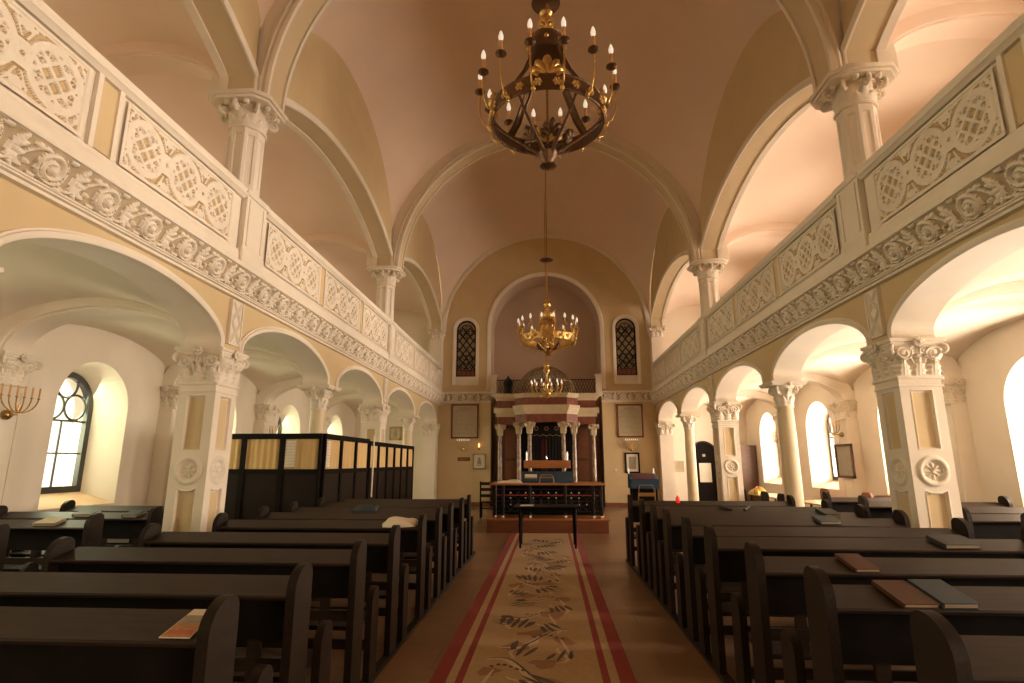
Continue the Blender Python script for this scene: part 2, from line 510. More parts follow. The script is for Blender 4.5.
def capital_round(cx, cy, z0, z1, r, ab, n=8):
    mb = MB(); H = z1-z0
    mb.lathe([(r*1.10, z0-.03),(r*1.13, z0-.012),(r*1.10, z0+.01),(r*.97, z0+.015),(r, z0+H*.5),(r*1.3, z0+H*.85)], cx, cy, 20)
    mb.box(cx-ab*.93, cx+ab*.93, cy-ab*.93, cy+ab*.93, z1-H*.16, z1-H*.09, 0)
    mb.box(cx-ab, cx+ab, cy-ab, cy+ab, z1-H*.09, z1, 0)
    def bell(u, q):
        th = 2*pi*u; h = 0
        for ph, lo, hi, wf in ((0, 0, .46, .60), (.5, .16, .80, .56)):
            k = ((u*n+ph) % 1)-.5; tt = (q-lo)/(hi-lo)
            if 0 <= tt <= 1:
                w = .5*wf*2*(1-tt**3)*(1+.20*cos(tt*26)); d = abs(k)*2/max(w, 1e-3)*.9
                if d < 1: h = max(h, (.25+.95*tt**1.6)*sqrt(1-d*d)*(.72+.28*abs(cos(d*8))))
        return h
    def fb(u, q):
        rr = r*(1+.30*q**2)+(ab*.86-r*1.30)*max(0, q-.35)**1.5*1.1+ (.018+.30*(ab-r))*bell(u, q)*.55
        a_ = 2*pi*u; return (cx+rr*cos(a_), cy+rr*sin(a_), z0+H*.86*q)
    mb.grid(fb, 96, 30)
    for k in range(4):
        a = pi/4+pi/2*k; d = Vector((cos(a), sin(a), 0))
        volute(mb, Vector((cx,cy,z0+H*.66))+d*(r*1.35), d, H*.19, 1.6, .021)
        a = pi/2*k; d = Vector((cos(a), sin(a), 0)); t = Vector((-d.y, d.x, 0))
        p = Vector((cx,cy,z1-H*.13))+d*(ab*.98)
        mb.sphere(p, .04, 0, 8, 6)
        for q in (-1, 1):
            volute(mb, Vector((cx,cy,z0+H*.72))+d*(r*1.3)+t*(q*r*.4), -t*q, H*.12, 1.3, .014)
    return mb

# ------------------------------------------------------------------ square pillars
ROZ = 1.55
def pier_face(u, z):
    """relief (inward negative) and material for a pillar face; u across, z height"""
    r = hypot(u, z-ROZ)
    if r < .178:
        if r < .108:
            th = atan2(z-ROZ, u); petal = abs(cos(4*th))
            return (-.022+.022*petal**2*sin(pi*min(1, r/.108)), 0) if r > .022 else (.006, 0)
        if r < .125: return -.004, 0
        return .020*sqrt(max(0, 1-((r-.150)/.028)**2)), 0
    au = abs(u)
    d = None
    if 1.79 < z < 2.50: d = min(.118-au, z-1.80, 2.49-z)
    elif .34 < z < 1.36: d = min(.118-au, z-.35, 1.35-z, r-.255)
    if d is not None and d > -.012:
        if d > .020: return -.034, 1
        if d > .006: return -.030, 0
        if d > -.012: return .006*sin(pi*(d+.012)/.018), 0
    return 0, 0
def make_pier(cx, cy, label):
    root = thing('square_pillar', label, 'pillar', (cx, cy, 0), 'square panelled pillars of the arcade')
    b = MB(); h = .245
    b.box(cx-h-.05, cx+h+.05, cy-h-.05, cy+h+.05, 0, .13, 0, .01); b.box(cx-h-.025, cx+h+.025, cy-h-.025, cy+h+.025, .13, .19, 0, .015)
    b.build('base', ['white'], root)
    mb = MB(); nz = 200; nu = 44; z0, z1 = .18, 2.64
    for nx, ny in ((0,-1),(1,0),(0,1),(-1,0)):
        n = Vector((nx,ny,0)); t = Vector((-ny,nx,0)); c = Vector((cx,cy,0))
        def fn(a, bb):
            u = (a-.5)*2*h; z = z0+(z1-z0)*bb
            d = pier_face(u, z)[0] if 0 < a < 1 else 0
            return c+n*(h+d)+t*u+Vector((0,0,z))
        def mf(a, bb): return pier_face((a-.5)*2*h, z0+(z1-z0)*bb)[1]
        mb.grid(fn, nu, nz, mf)
    mb.build('shaft', ['white', 'ochre'], root, 40)
    nk = MB(); nk.box(cx-h-.02, cx+h+.02, cy-h-.02, cy+h+.02, 2.535, 2.56, 0, .008); nk.box(cx-h-.03, cx+h+.03, cy-h-.03, cy+h+.03, 2.63, 2.665, 0, .01)
    nk.build('neck_moulding', ['white'], root)
    capital_square(cx, cy, 2.665, ZS, .235, .325).build('capital', ['relief'], root, 50)
    return root
XP = W+T/2
def round_col(cx, cy, label):
    root = thing('round_column', label, 'column', (cx, cy, 0), 'round columns of the arcade')
    MB().lathe([(.25,0),(.25,.1),(.235,.12),(.215,.14),(.23,.17),(.20,.2),(.165,.22)], cx, cy, 28).build('base', ['white'], root)
    MB().lathe([(.158,.2),(.158,.8),(.155,1.4),(.149,2.0),(.140,2.66)], cx, cy, 32).build('shaft', ['shaftc'], root, 60)
    capital_round(cx, cy, 2.68, ZS, .143, .325).build('capital', ['relief'], root, 50)
    return root
M['shaftc'] = mat('buff_column_paint', (.72, .60, .40), .5, var=.02)
P0 = None; C0 = None
for s in (-1, 1):
    for i, y in ((2, 7.2), (4, 14.5)):
        lab = 'square cream pillar with ochre panels and rosettes, %s of the two on the %s' % (['nearer', 'farther'][i == 4], SIDE[s])
        if P0 is None: P0 = make_pier(s*XP, y, lab)
        else: dup(P0, (s*XP, y, 0), 0, lab)
    for i, y in ((1, 3.55), (3, 10.85), (5, 18.15)):
        lab = ['', 'round cream column beside the nearest pews on the %s', '', 'round cream column between the two square pillars on the %s', '', 'slender round column nearest the end wall on the %s'][i] % SIDE[s]
        if C0 is None: C0 = round_col(s*XP, y, lab)
        else: dup(C0, (s*XP, y, 0), 0, lab)
    # half pillar at the end wall
    root = thing('end_pillar', 'plain cream pilaster against the end wall closing the %s arcade' % SIDE[s], 'pilaster', (s*XP, 21.84, 0), 'pilasters closing the arcade', 'structure')
    cx = s*XP
    mb = MB(); mb.box(cx-.24, cx+.24, 21.6, YB-.004, .18, 2.66); mb.build('shaft', ['white'], root)
    mb = MB(); mb.box(cx-.28, cx+.28, 21.55, YB-.004, 0, .18, 0, .012); mb.build('base', ['white'], root)
    capital_square(cx, 21.79, 2.68, ZS, .225, .275, ((0,-1),(-s,0))).build('capital', ['relief'], root, 50)

# ------------------------------------------------------------------ upper walls (gallery arches + lunettes)
UH = .28
def upper_profile():
    ys, zb, zt = [], [], []
    for i in range(4):
        a, b = UYS[i]+UH, UYS[i+1]-UH
        c, h = (a+b)/2, (b-a)/2; L = (UYS[i+1]-UYS[i])/2
        def top(y):
            return VZ-.05+VL*ell((y-c)/(L-.02))+.12
        def put(y, z): ys.append(y); zb.append(z); zt.append(max(top(y), 7.0))
        put(UYS[i]-UH if i else YF, UC); put(a, UC); put(a, UC+.32)
        n = 72
        for k in range(1, n):
            th = pi-pi*k/n
            put(c+h*cos(th), UC+.32+.83*sin(th)**(2*UP_))
        put(b, UC+.32); put(b, UC)
    ys += [UYS[-1]-UH, YB]; zb += [UC, UC]; zt += [7.0, 7.0]
    return ys, zb, zt
ys, zb, zt = upper_profile()
for s in (-1, 1):
    mb = strip_wall(ys, zb, zt, UW, UW+.5, (0, 1, 2, 0)).mir(s)
    structure(mb.build('wall_clerestory_%s' % SIDE[s], ['ochre', 'soffit', 'vault'], None, 30, True),
              'ochre upper wall with wide gallery arches on the %s of the nave' % SIDE[s], 'wall')
    for i in range(3):
        a, b = UY[i]+UH, UY[i+1]-UH
        arch_band((a+b)/2, (b-a)/2, UC, .83, .32, UW, [(-.006,.0),(-.006,.03),(.03,.06),(.07,.06),(.09,.03),(.12,.03),(.12,.0)], s, ['white'],
                  'cream moulding around the %s gallery arch on the %s' % (['nearest', 'middle', 'farthest'][i], SIDE[s]), n=80, pw=UP_)
        arch_band((a+b)/2, (b-a)/2-.012, UC, .82, .32, UW+.43, [(-.02,-.07),(-.02,.05),(.03,.05),(.03,-.07)], s, ['white'],
                  'inner cream moulding of the %s gallery arch on the %s' % (['nearest', 'middle', 'farthest'][i], SIDE[s]), n=80, pw=UP_)

# nave vault
def vault_z(x, y, c, L):
    return VZ+sqrt(max(0, VT*VT*(1-min(1,(x/VW)**2))+VL*VL*(1-min(1,((y-c)/L)**2))))
for i in range(4):
    c, L = (UYS[i]+UYS[i+1])/2, (UYS[i+1]-UYS[i])/2
    if i == 3: L = (YB-UYS[3])/2; c = (YB+UYS[3])/2
    if i == 0: L = (UYS[1]-YF)/2; c = (UYS[1]+YF)/2
    mb = MB()
    def xs(a): return -VW*cos(pi*a)
    def yy(b): return c-L*cos(pi*b)
    mb.grid(lambda a, b: (xs(a), yy(b), vault_z(xs(a), yy(b), c, L)), 64, 64, None, True)
    o = structure(mb.build('ceiling' if not i else 'ceiling.%03d' % i, ['vault'], None, 180),
              'salmon plaster vault over the %s bay of the nave' % ['rear', 'near', 'middle', 'far'][i], 'ceiling')

# transverse ribs
RI, RO, RC = 3.84, 4.22, 6.62
def rib(y0, y1, label, ri=RI, full=True):
    mb = MB(); path = []; fr = []
    n = 48
    ra, rz = 3.96, 3.90
    for k in range(n+1):
        th = pi-pi*k/n; path.append((ra*cos(th), 0, UC+rz*sin(th))); fr.append((Vector((cos(th),0,sin(th)*ra/rz)).normalized(), Vector((0,1,0))))
    def band(prof, mi): mb.sweep(prof, path, fr, mi, True)
    w = .07
    band([(.035,y0+w-.01),(.035,y1-w+.01),(.9,y1-w+.01),(.9,y0+w-.01)], 1)
    for e, sg in ((y0, 1), (y1, -1)):
        pr = [(0,e+sg*.012),(0,e+sg*w),(.05,e+sg*w),(.06,e+sg*.10),(.9,e+sg*.10),(.9,e+sg*.03),(.17,e+sg*.03),(.16,e+sg*.005),(.12,e-sg*.01),(.11,e+sg*.025),(.06,e+sg*.025),(.05,e)]
        band(pr if sg > 0 else pr[::-1], 0)
    return trim(mb, ['white', 'soffit'], label, 'arch rib', 40, True)
rib(UY[1]-.27, UY[1]+.27, 'wide ochre and cream rib arching over the nave above the near square pillars')
rib(UY[2]-.27, UY[2]+.27, 'wide ochre and cream rib arching over the nave above the far square pillars')
# back wall arch moulding
mb = MB(); path = []; fr = []
for k in range(61):
    th = pi-pi*k/60; path.append(((VW-.14)*cos(th), 0, VZ+(VT-.14)*sin(th))); fr.append((Vector((cos(th),0,sin(th))), Vector((0,-1,0))))
mb.sweep([(0,-YB),(0,-YB+.05),(.06,-YB+.07),(.16,-YB+.07),(.16,-YB)], path, fr, 0, True)
trim(mb, ['white'], 'thin cream moulding where the vault meets the end wall', 'arch moulding', 40, True)

# ------------------------------------------------------------------ gallery columns
def gallery_column(cx, cy, label):
    root = thing('gallery_column', label, 'column', (cx, cy, 4.27), 'octagonal columns of the gallery')
    b = MB()
    b.box(cx-.29, cx+.29, cy-.29, cy+.29, 4.27, 4.5, 0, .012); b.box(cx-.27, cx+.27, cy-.27, cy+.27, 4.5, 5.28, 0)
    b.box(cx-.30, cx+.30, cy-.30, cy+.30, 5.28, 5.36, 0, .015)
    for nx, ny in ((1,0),(-1,0)):
        for d in (-.19, .19):
            x = cx+nx*.272; b.box(x-.012, x+.012, cy+d-.02, cy+d+.02, 4.56, 5.24, 0)
    b.build('pedestal', ['white'], root)
    mb = MB()
    r = .245; n = 8
    pts = []
    for k in range(n):
        a0 = 2*pi*(k-.5)/n; a1 = 2*pi*(k+.5)/n
        p0 = Vector((cos(a0), sin(a0), 0))*r; p1 = Vector((cos(a1), sin(a1), 0))*r
        nn = -((p0+p1)/2).normalized()*.018
        for t, d in ((0,0),(.22,0),(.30,1),(.70,1),(.78,0)):
            q = p0.lerp(p1, t)+nn*d; pts.append(q)
    vs = []; zs = [5.3, 5.5, 5.52, 6.26, 6.28, 6.40]
    m_ = len(pts); fs = []
    for zi, z in enumerate(zs):
        fl_ = zi in (2, 3)
        for j, q in enumerate(pts):
            k, t = divmod(j, 5)
            qq = q
            if not fl_ and t in (2, 3):
                a0 = 2*pi*(k-.5)/n; a1 = 2*pi*(k+.5)/n
                p0 = Vector((cos(a0), sin(a0), 0))*r; p1 = Vector((cos(a1), sin(a1), 0))*r
                qq = p0.lerp(p1, .30 if t == 2 else .70)
            vs.append((cx+qq.x, cy+qq.y, z))
    for zi in range(len(zs)-1):
        for j in range(m_): fs.append((zi*m_+j, zi*m_+(j+1)%m_, (zi+1)*m_+(j+1)%m_, (zi+1)*m_+j))
    mb.add(vs, fs); mb.build('shaft', ['white'], root, 25)
    # capital with chamfered abacus
    c = capital_round(cx, cy, 6.40, 6.80, .24, .32, 8)
    ab = .46; ch = .17
    poly = [(cx-ab+ch,cy-ab),(cx+ab-ch,cy-ab),(cx+ab,cy-ab+ch),(cx+ab,cy+ab-ch),(cx+ab-ch,cy+ab),(cx-ab+ch,cy+ab),(cx-ab,cy+ab-ch),(cx-ab,cy-ab+ch)]
    c.prism([(cx+(x-cx)*.92, cy+(y-cy)*.92) for x, y in poly], 'z', 6.72, 6.76); c.prism(poly, 'z', 6.76, UC)
    for k in range(8):
        a = 2*pi*k/8; d = Vector((cos(a), sin(a), 0))
        volute(c, Vector((cx,cy,6.65))+d*.34, d, .075, 1.5, .027)
        c.sphere(Vector((cx,cy,6.70))+Vector((cos(a+pi/8), sin(a+pi/8), 0))*.38, .045, 0, 8, 6)
    c.build('capital', ['relief'], root, 50)
    return root
XU = UW+.18
G0 = None
for s in (-1, 1):
    for i, y in ((1, 7.2), (2, 14.5)):
        lab = 'octagonal fluted gallery column above the %s square pillar on the %s' % (['', 'near', 'far'][i], SIDE[s])
        if G0 is None: G0 = gallery_column(s*XU, y, lab)
        else: dup(G0, (s*XU, y, 4.27), 0, lab)
    root = thing('gallery_end_column', 'cream gallery pilaster against the end wall on the %s' % SIDE[s], 'pilaster', (s*XU, 21.84, 4.27), 'gallery pilasters at the end wall', 'structure')
    mb = MB(); mb.box(s*XU-.22, s*XU+.22, 21.60, YB-.004, 4.27, 6.44); mb.build('shaft', ['white'], root)
    capital_square(s*XU, 21.80, 6.45, UC, .21, .265, ((0,-1),(-s,0))).build('capital', ['relief'], root, 50)

# ------------------------------------------------------------------ gallery balustrades
PW, PH = 1.95, .70
def panel_h(u, v):
    """carved panel relief in 0..1; u,v in metres from the panel centre"""
    h = 0.0; solid = 0.0
    # outer border
    d = min(PW/2-abs(u), PH/2-abs(v))
    if d < .035: return 1.0
    if d < .05: return .55
    for k in (-1, 0, 1):
        cx = k*.655; dx, dy = u-cx, v; r = hypot(dx, dy)
        if r < .30:
            if r > .262: return .75+.25*sin(pi*(r-.262)/.038)
            if r > .228: return 1.0
            if r > .215: return .8
            # lattice inside
            a, b = (dx+dy)*.7071, (dx-dy)*.7071
            m = .118
            fa = abs((a/m) % 1-.5)*2; fb = abs((b/m) % 1-.5)*2
            if fa > .66 or fb > .66: h = .85
            th = atan2(dy, dx)
            q = hypot(r-.165, (((th*8/(2*pi)) % 1)-.5)*2*pi*.165/8)
            if .028 < q < .050: h = .95
            if q < .012: h = .9
            return h
    # links between roundels
    for k in (-.5, .5):
        cx = k*.655
        r = hypot(u-cx, v)
        if r < .045: return .2 if r < .018 else 1.0
        for sg in (-1, 1):
            # spandrel foliage
            dx, dy = u-cx, v*sg-.225
            r = hypot(dx, dy)
            if r < .026: return .9
            for t in range(5):
                a = -pi/2+(t-2)*.62-pi
                px, py = .062*cos(a), .062*sin(a)
                ca, sa = cos(a), sin(a)
                p = ((dx-px)*ca+(dy-py)*sa)/.052; q = (-(dx-px)*sa+(dy-py)*ca)/.022
                if p*p+q*q < 1: return .85
            if abs(dx) < .17 and dy > .065: return .9 if (dy > .078) else .4
            if abs(abs(dx)-.02-.5*(dy+.09)) < .016 and -.09 < dy < .08: return .8
    for sx in (-1, 1):
        for sg in (-1, 1):
            dx, dy = u*sx-.89, v*sg-.25
            if hypot(dx, dy) < .03: return .9
            if abs(dx+dy*.6) < .02 or abs(hypot(dx, dy)-.075) < .017: return .85
            if sx*u > .93: return .9
    return .95 if abs(v) < .12 else 0.0
pm = MB()
NU, NV = 168, 60
def pfn(a, b):
    u, v = (a-.5)*PW, (b-.5)*PH
    return (-.028+.030*panel_h(u, v), u, v)
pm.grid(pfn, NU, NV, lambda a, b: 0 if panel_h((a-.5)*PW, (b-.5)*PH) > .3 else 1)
M['pierce'] = mat('pierced_shadow_gap', (.50, .36, .19), .85)
PANEL = None
def balustrade(s, y0, y1, label, panels=3):
    """runs between gallery columns; the carved face looks at the nave"""
    global PANEL
    xf = W-.13         # carved face plane
    root = thing('gallery_balustrade', label, 'balustrade', (s*(xf+.1), (y0+y1)/2, 4.27), 'gallery balustrades')
    L = y1-y0
    mb = MB()
    mb.box(xf+.035, xf+.22, y0, y1, 4.27, 5.24)
    mb.box(xf-.02, xf+.1, y0, y1, 4.27, 4.43, 0, .012); mb.box(xf-.005, xf+.1, y0, y1, 4.43, 4.47, 0)
    mb.mir(s).build('parapet_wall', ['white'], root)
    mb = MB()
    prof = [(.24,5.22),(-.01,5.22),(-.04,5.25),(-.06,5.26),(-.06,5.285),(-.03,5.30),(-.05,5.335),(-.05,5.355),(.24,5.355)]
    mb.sweep([(xf+a, b) for a, b in prof], [(0,y0,0),(0,y1,0)], [((1,0,0),(0,0,1))]*2, 0, True)
    mb.mir(s).build('handrail', ['white'], root, 35, True)
    knobs = MB()
    gap = (L-panels*PW)/panels
    for i in range(panels):
        c = y0+gap/2+PW/2+i*(PW+gap)
        if PANEL is None:
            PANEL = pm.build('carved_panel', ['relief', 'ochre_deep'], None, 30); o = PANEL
        else:
            o = PANEL.copy(); COL.objects.link(o)
        o.parent = root
        o.location = Vector((s*(xf), c, 4.845))-root.location
        o.rotation_euler = (0, 0, pi if s > 0 else 0); 
        if i < panels-1:
            yc = c+PW/2+gap/2
            st = MB()
            st.box(xf-.012, xf+.03, yc-.16, yc-.105, 4.47, 5.22); st.box(xf-.012, xf+.03, yc+.105, yc+.16, 4.47, 5.22)
            st.box(xf+.012, xf+.03, yc-.105, yc+.105, 4.5, 5.2, 1)
            st.mir(s).build('ochre_strip', ['white', 'ochre'], root)
    for k in range(5):
        y = y0+(k+.5)*L/5
        kb = MB(); kb.lathe([(.012,5.355),(.012,5.38),(.022,5.39),(.012,5.41)], xf+.1, y, 8); kb.mir(s).build('rail_knob', ['bronze'], root)
    return root
# carved face of the panel mesh looks along +x (left side); relief grows along +x
for s in (-1, 1):
    for i in range(3):
        a = UY[i]+.29 if i else -.3
        b = UY[i+1]-.29 if i < 2 else 21.59
        balustrade(s, a, b, 'carved cream gallery balustrade with pierced roundels, %s length on the %s' % (['nearest', 'middle', 'farthest'][i], SIDE[s]))

# gallery floor slab
for s in (-1, 1):
    mb = MB(); mb.box(W+.2, XA+.05, YF, YB, 4.12, 4.27); mb.mir(s)
    structure(mb.build('floor_gallery_%s' % SIDE[s], ['white'], None, 0), 'gallery floor over the %s aisle' % SIDE[s], 'floor')

# ------------------------------------------------------------------ aisle walls with splayed windows
BAYC = [(PYS[i]+PYS[i+1])/2 for i in range(8)]
def outline(c, h, z0, zspring, rise, n=24):
    """arched opening outline, list of (y,z) from bottom-left over the arch to bottom-right"""
    pts = [(c-h, z0)]
    for k in range(n+1):
        th = pi-pi*k/n; pts.append((c+h*cos(th), zspring+rise*sin(th)))
    pts.append((c+h, z0)); return pts
LOW = dict(h=.76, z0=.95, zs=2.56, r=.76); LOWf = dict(h=.56, z0=1.16, zs=2.56, r=.60)
UPP = dict(h=.70, z0=5.3, zs=6.35, r=.62); UPPf = dict(h=.50, z0=5.5, zs=6.3, r=.45)
XFR = 8.12
def aisle_wall(s):
    mb = MB()
    def face_with_openings(zlo, zhi, op, centres, mi):
        y = YF
        for c in centres:
            a, b = c-op['h'], c+op['h']
            mb.add([(XA,y,zlo),(XA,a,zlo),(XA,a,zhi),(XA,y,zhi)], [(0,1,2,3)], mi)
            mb.add([(XA,a,zlo),(XA,b,zlo),(XA,b,op['z0']),(XA,a,op['z0'])], [(0,1,2,3)], mi)
            pts = outline(c, op['h'], op['z0'], op['zs'], op['r'])[1:-1]
            for (ya, za), (yb, zb_) in zip(pts[:-1], pts[1:]):
                mb.add([(XA,ya,za),(XA,yb,zb_),(XA,yb,zhi),(XA,ya,zhi)], [(0,1,2,3)], mi)
            y = b
        mb.add([(XA,y,zlo),(XA,YB,zlo),(XA,YB,zhi),(XA,y,zhi)], [(0,1,2,3)], mi)
    face_with_openings(0, 4.2, LOW, BAYC, 0)
    face_with_openings(4.2, 8.6, UPP, BAYC, 0)
    # outer face + reveals
    for op, of in ((LOW, LOWf), (UPP, UPPf)):
        for c in BAYC:
            A = outline(c, op['h'], op['z0'], op['zs'], op['r']); B = outline(c, of['h'], of['z0'], of['zs'], of['r'])
            for i in range(len(A)):
                j = (i+1) % len(A)
                mi = 1 if i == len(A)-1 else 0
                mb.add([(XA,*A[i]),(XA,*A[j]),(XFR,*B[j]),(XFR,*B[i])], [(0,1,2,3)], mi)
                mb.add([(XFR,*B[i]),(XFR,*B[j]),(WO,*B[j]),(WO,*B[i])], [(0,1,2,3)], 0)
    # outer skin with the same openings
    XI = XA
    def outer(zlo, zhi, of):
        y = YF
        for c in BAYC:
            a, b = c-of['h'], c+of['h']
            mb.add([(WO,y,zlo),(WO,a,zlo),(WO,a,zhi),(WO,y,zhi)], [(0,1,2,3)])
            mb.add([(WO,a,zlo),(WO,b,zlo),(WO,b,of['z0']),(WO,a,of['z0'])], [(0,1,2,3)])
            pts = outline(c, of['h'], of['z0'], of['zs'], of['r'])[1:-1]
            for (ya, za), (yb, zb_) in zip(pts[:-1], pts[1:]):
                mb.add([(WO,ya,za),(WO,yb,zb_),(WO,yb,zhi),(WO,ya,zhi)], [(0,1,2,3)])
            y = b
        mb.add([(WO,y,zlo),(WO,YB,zlo),(WO,YB,zhi),(WO,y,zhi)], [(0,1,2,3)])
    outer(0, 4.2, LOWf); outer(4.2, 8.6, UPPf)
    mb.add([(XA,YF,8.6),(WO,YF,8.6),(WO,YB,8.6),(XA,YB,8.6)], [(0,1,2,3)])
    mb.add([(XA,YF,0),(WO,YF,0),(WO,YF,8.6),(XA,YF,8.6)], [(0,1,2,3)])
    mb.mir(s)
    structure(mb.build('wall_%s' % SIDE[s], ['aislewall', 'sill'], None, 30, False), 'cream outer wall of the %s aisle with deep arched window recesses' % SIDE[s], 'wall')
M['sill'] = mat('stone_sill', (.62, .42, .26), .5)
for s in (-1, 1): aisle_wall(s)

# ------------------------------------------------------------------ windows
WN = [0]
def make_window(s, c, of, label, tracery=True):
    WN[0] += 1
    root = thing('window_%d' % WN[0], label, 'window', (s*XFR, c, of['z0']), None, 'structure')
    n = 24; out = outline(c, of['h']+.01, of['z0']-.01, of['zs'], of['r']+.01, n); w = .095
    inn = outline(c, of['h']-w, of['z0']+w, of['zs'], of['r']-w, n)
    mb = MB(); N_ = len(out); xa, xb = XFR-.02, XFR+.07
    vs = [(xa,*p) for p in out]+[(xa,*p) for p in inn]+[(xb,*p) for p in out]+[(xb,*p) for p in inn]
    fs = []
    for i in range(N_):
        j = (i+1) % N_
        fs += [(i,j,N_+j,N_+i), (2*N_+i,3*N_+i,3*N_+j,2*N_+j), (i,2*N_+i,2*N_+j,j), (N_+i,N_+j,3*N_+j,3*N_+i)]
    mb.add(vs, fs); mb.mir(s); mb.build('frame', ['frame'], root, 30, True)
    mb = MB(); x = XFR+.025
    h = of['h']-w; z0 = of['z0']+w; zs = of['zs']
    zt = zs-.22 if tracery else zs
    def bar(y0, z0_, y1, z1_, r=.016): mb.tube([(x,y0,z0_),(x,y1,z1_)], r, 6)
    bar(c-h, zt, c+h, zt, .02); bar(c, z0, c, zt, .018); bar(c-h, (z0+zt)/2, c+h, (z0+zt)/2, .014)
    if tracery:
        R = h*.46
        for cy, cz in ((c-R-.01, zt+R+.02), (c+R+.01, zt+R+.02), (c, zt+R*2.72+.02)):
            pts = [(x, cy+R*cos(2*pi*k/28), cz+R*sin(2*pi*k/28)) for k in range(28)]
            mb.tube(pts, .020, 6, 0, True)
    else:
        for a in (pi/4, pi/2, 3*pi/4): bar(c, zs, c+h*cos(a), zs+(of['r']-w)*sin(a))
    mb.mir(s); mb.build('glazing_bars', ['frame'], root, 40)
    mb = MB(); P = outline(c, of['h']-.03, of['z0']+.03, of['zs'], of['r']-.03, n)
    mb.add([(XFR+.03,*p) for p in P], [tuple(range(len(P)))]); mb.mir(s); mb.build('pane', ['glass'], root, 0)
    return root
PLACE = ['behind the camera', 'beside the camera', 'level with the nearest pews', 'level with the gap before the far pillar', 'near the far end', 'at the far end']
for s in (-1, 1):
    for i, c in enumerate(BAYC):
        make_window(s, c, LOWf, 'arched aisle window with round tracery on the %s, %s of eight from the rear wall' % (SIDE[s], ORD[i]))
    for i, c in enumerate(BAYC):
        make_window(s, c, UPPf, 'small arched gallery window on the %s, %s of eight from the rear wall' % (SIDE[s], ORD[i]), False)

# ------------------------------------------------------------------ aisle vaults, ribs, wall pilasters
def cross_vault(x0, x1, y0, y1, z0, rx, ry, s, name, label, mode):
    mb = MB(); n = 32; cx, hx, cy, hy = (x0+x1)/2, (x1-x0)/2, (y0+y1)/2, (y1-y0)/2
    def fn(a, b):
        u, v = -cos(pi*a), -cos(pi*b)
        if mode == 'cross': z = z0+max(rx*ell(u), ry*ell(v))+.05*(1-abs(u))*(1-abs(v))
        else: z = z0+sqrt(max(0, rx*rx*(1-u*u)+ry*ry*(1-v*v)))
        return (cx+hx*u, cy+hy*v, z)
    mb.grid(fn, n, n, None, True); mb.mir(s)
    structure(mb.build(name, ['vault' if mode == 'sail' else 'aislewall'], None, 40 if mode == 'cross' else 180), label, 'ceiling')
def cross_rib(y, z0, rise, x0, x1, hw, th, s, label, mats=['white']):
    mb = MB(); c, h = (x0+x1)/2, (x1-x0)/2; path = []; fr = []
    for k in range(25):
        t = pi-pi*k/24; path.append((c+h*cos(t), y, z0+rise*sin(t))); fr.append((Vector((cos(t)/h,0,sin(t)/rise)).normalized(), Vector((0,1,0))))
    mb.sweep([(0,-hw+.06),(0,hw-.06),(.03,hw-.05),(.03,hw-.01),(.06,hw),(th,hw),(th,-hw),(.06,-hw),(.03,-hw+.01),(.03,-hw+.05)], path, fr, 0, True)
    mb.mir(s); trim(mb, mats, label, 'arch rib', 40, True)
XW = XA-.28
WP0 = None
for s in (-1, 1):
    for i in range(8):
        cross_vault(W+T, XA, PYS[i] if i else YF, PYS[i+1] if i < 7 else YB, ZS+.1, .62, .66, s, 'ceiling_aisle_%s.%03d' % (SIDE[s], i),
                    'cream cross vault over bay %s of the %s aisle from the rear wall' % (ORD[i], SIDE[s]), 'cross')
    for i in range(1, 6):
        cross_rib(PY[i], ZS+.02, .56, W+T-.02, XW+.02, .24, .3, s, 'cream rib across the %s aisle at the %s support from the camera' % (SIDE[s], ORD[i-1]))
        y = PY[i]
        lab = 'cream wall pilaster with leafy capital in the %s aisle, %s from the camera' % (SIDE[s], ORD[i-1])
        if WP0 is None:
            root = thing('wall_pilaster', lab, 'pilaster', (s*(XA-.14), y, 0), 'wall pilasters of the aisles'); WP0 = root
            mb = MB(); mb.box(XW, XA+.02, y-.24, y+.24, .15, 2.68); mb.box(XW-.012, XW+.01, y-.225, y-.18, .3, 2.6); mb.box(XW-.012, XW+.01, y+.18, y+.225, .3, 2.6); mb.mir(s); mb.build('shaft', ['white'], root)
            mb = MB(); mb.box(XW-.03, XA+.02, y-.27, y+.27, 0, .15, 0, .01); mb.mir(s); mb.build('base', ['white'], root)
            capital_square(s*(XA-.12), y, 2.70, ZS, .20, .30, ((-s,0),(0,1),(0,-1))).build('capital', ['relief'], root, 50)
        else:
            dup(WP0, (s*(XA-.14), y, 0), 0 if s < 0 else pi, lab)
    # gallery vaults
    for i in range(4):
        cross_vault(UW+.45, XA, UYS[i] if i else YF, UYS[i+1] if i < 3 else YB, 7.0, .80, .95, s, 'ceiling_gallery_%s.%03d' % (SIDE[s], i),
                    'salmon vault over the %s gallery, %s bay' % (SIDE[s], ['rear', 'near', 'middle', 'far'][i]), 'sail')
    for i in (1, 2):
        cross_rib(UY[i], 6.86, .80, UW+.46, XA, .25, .3, s, 'broad plaster rib across the %s gallery at the %s column' % (SIDE[s], ['', 'near', 'far'][i]), ['vault'])

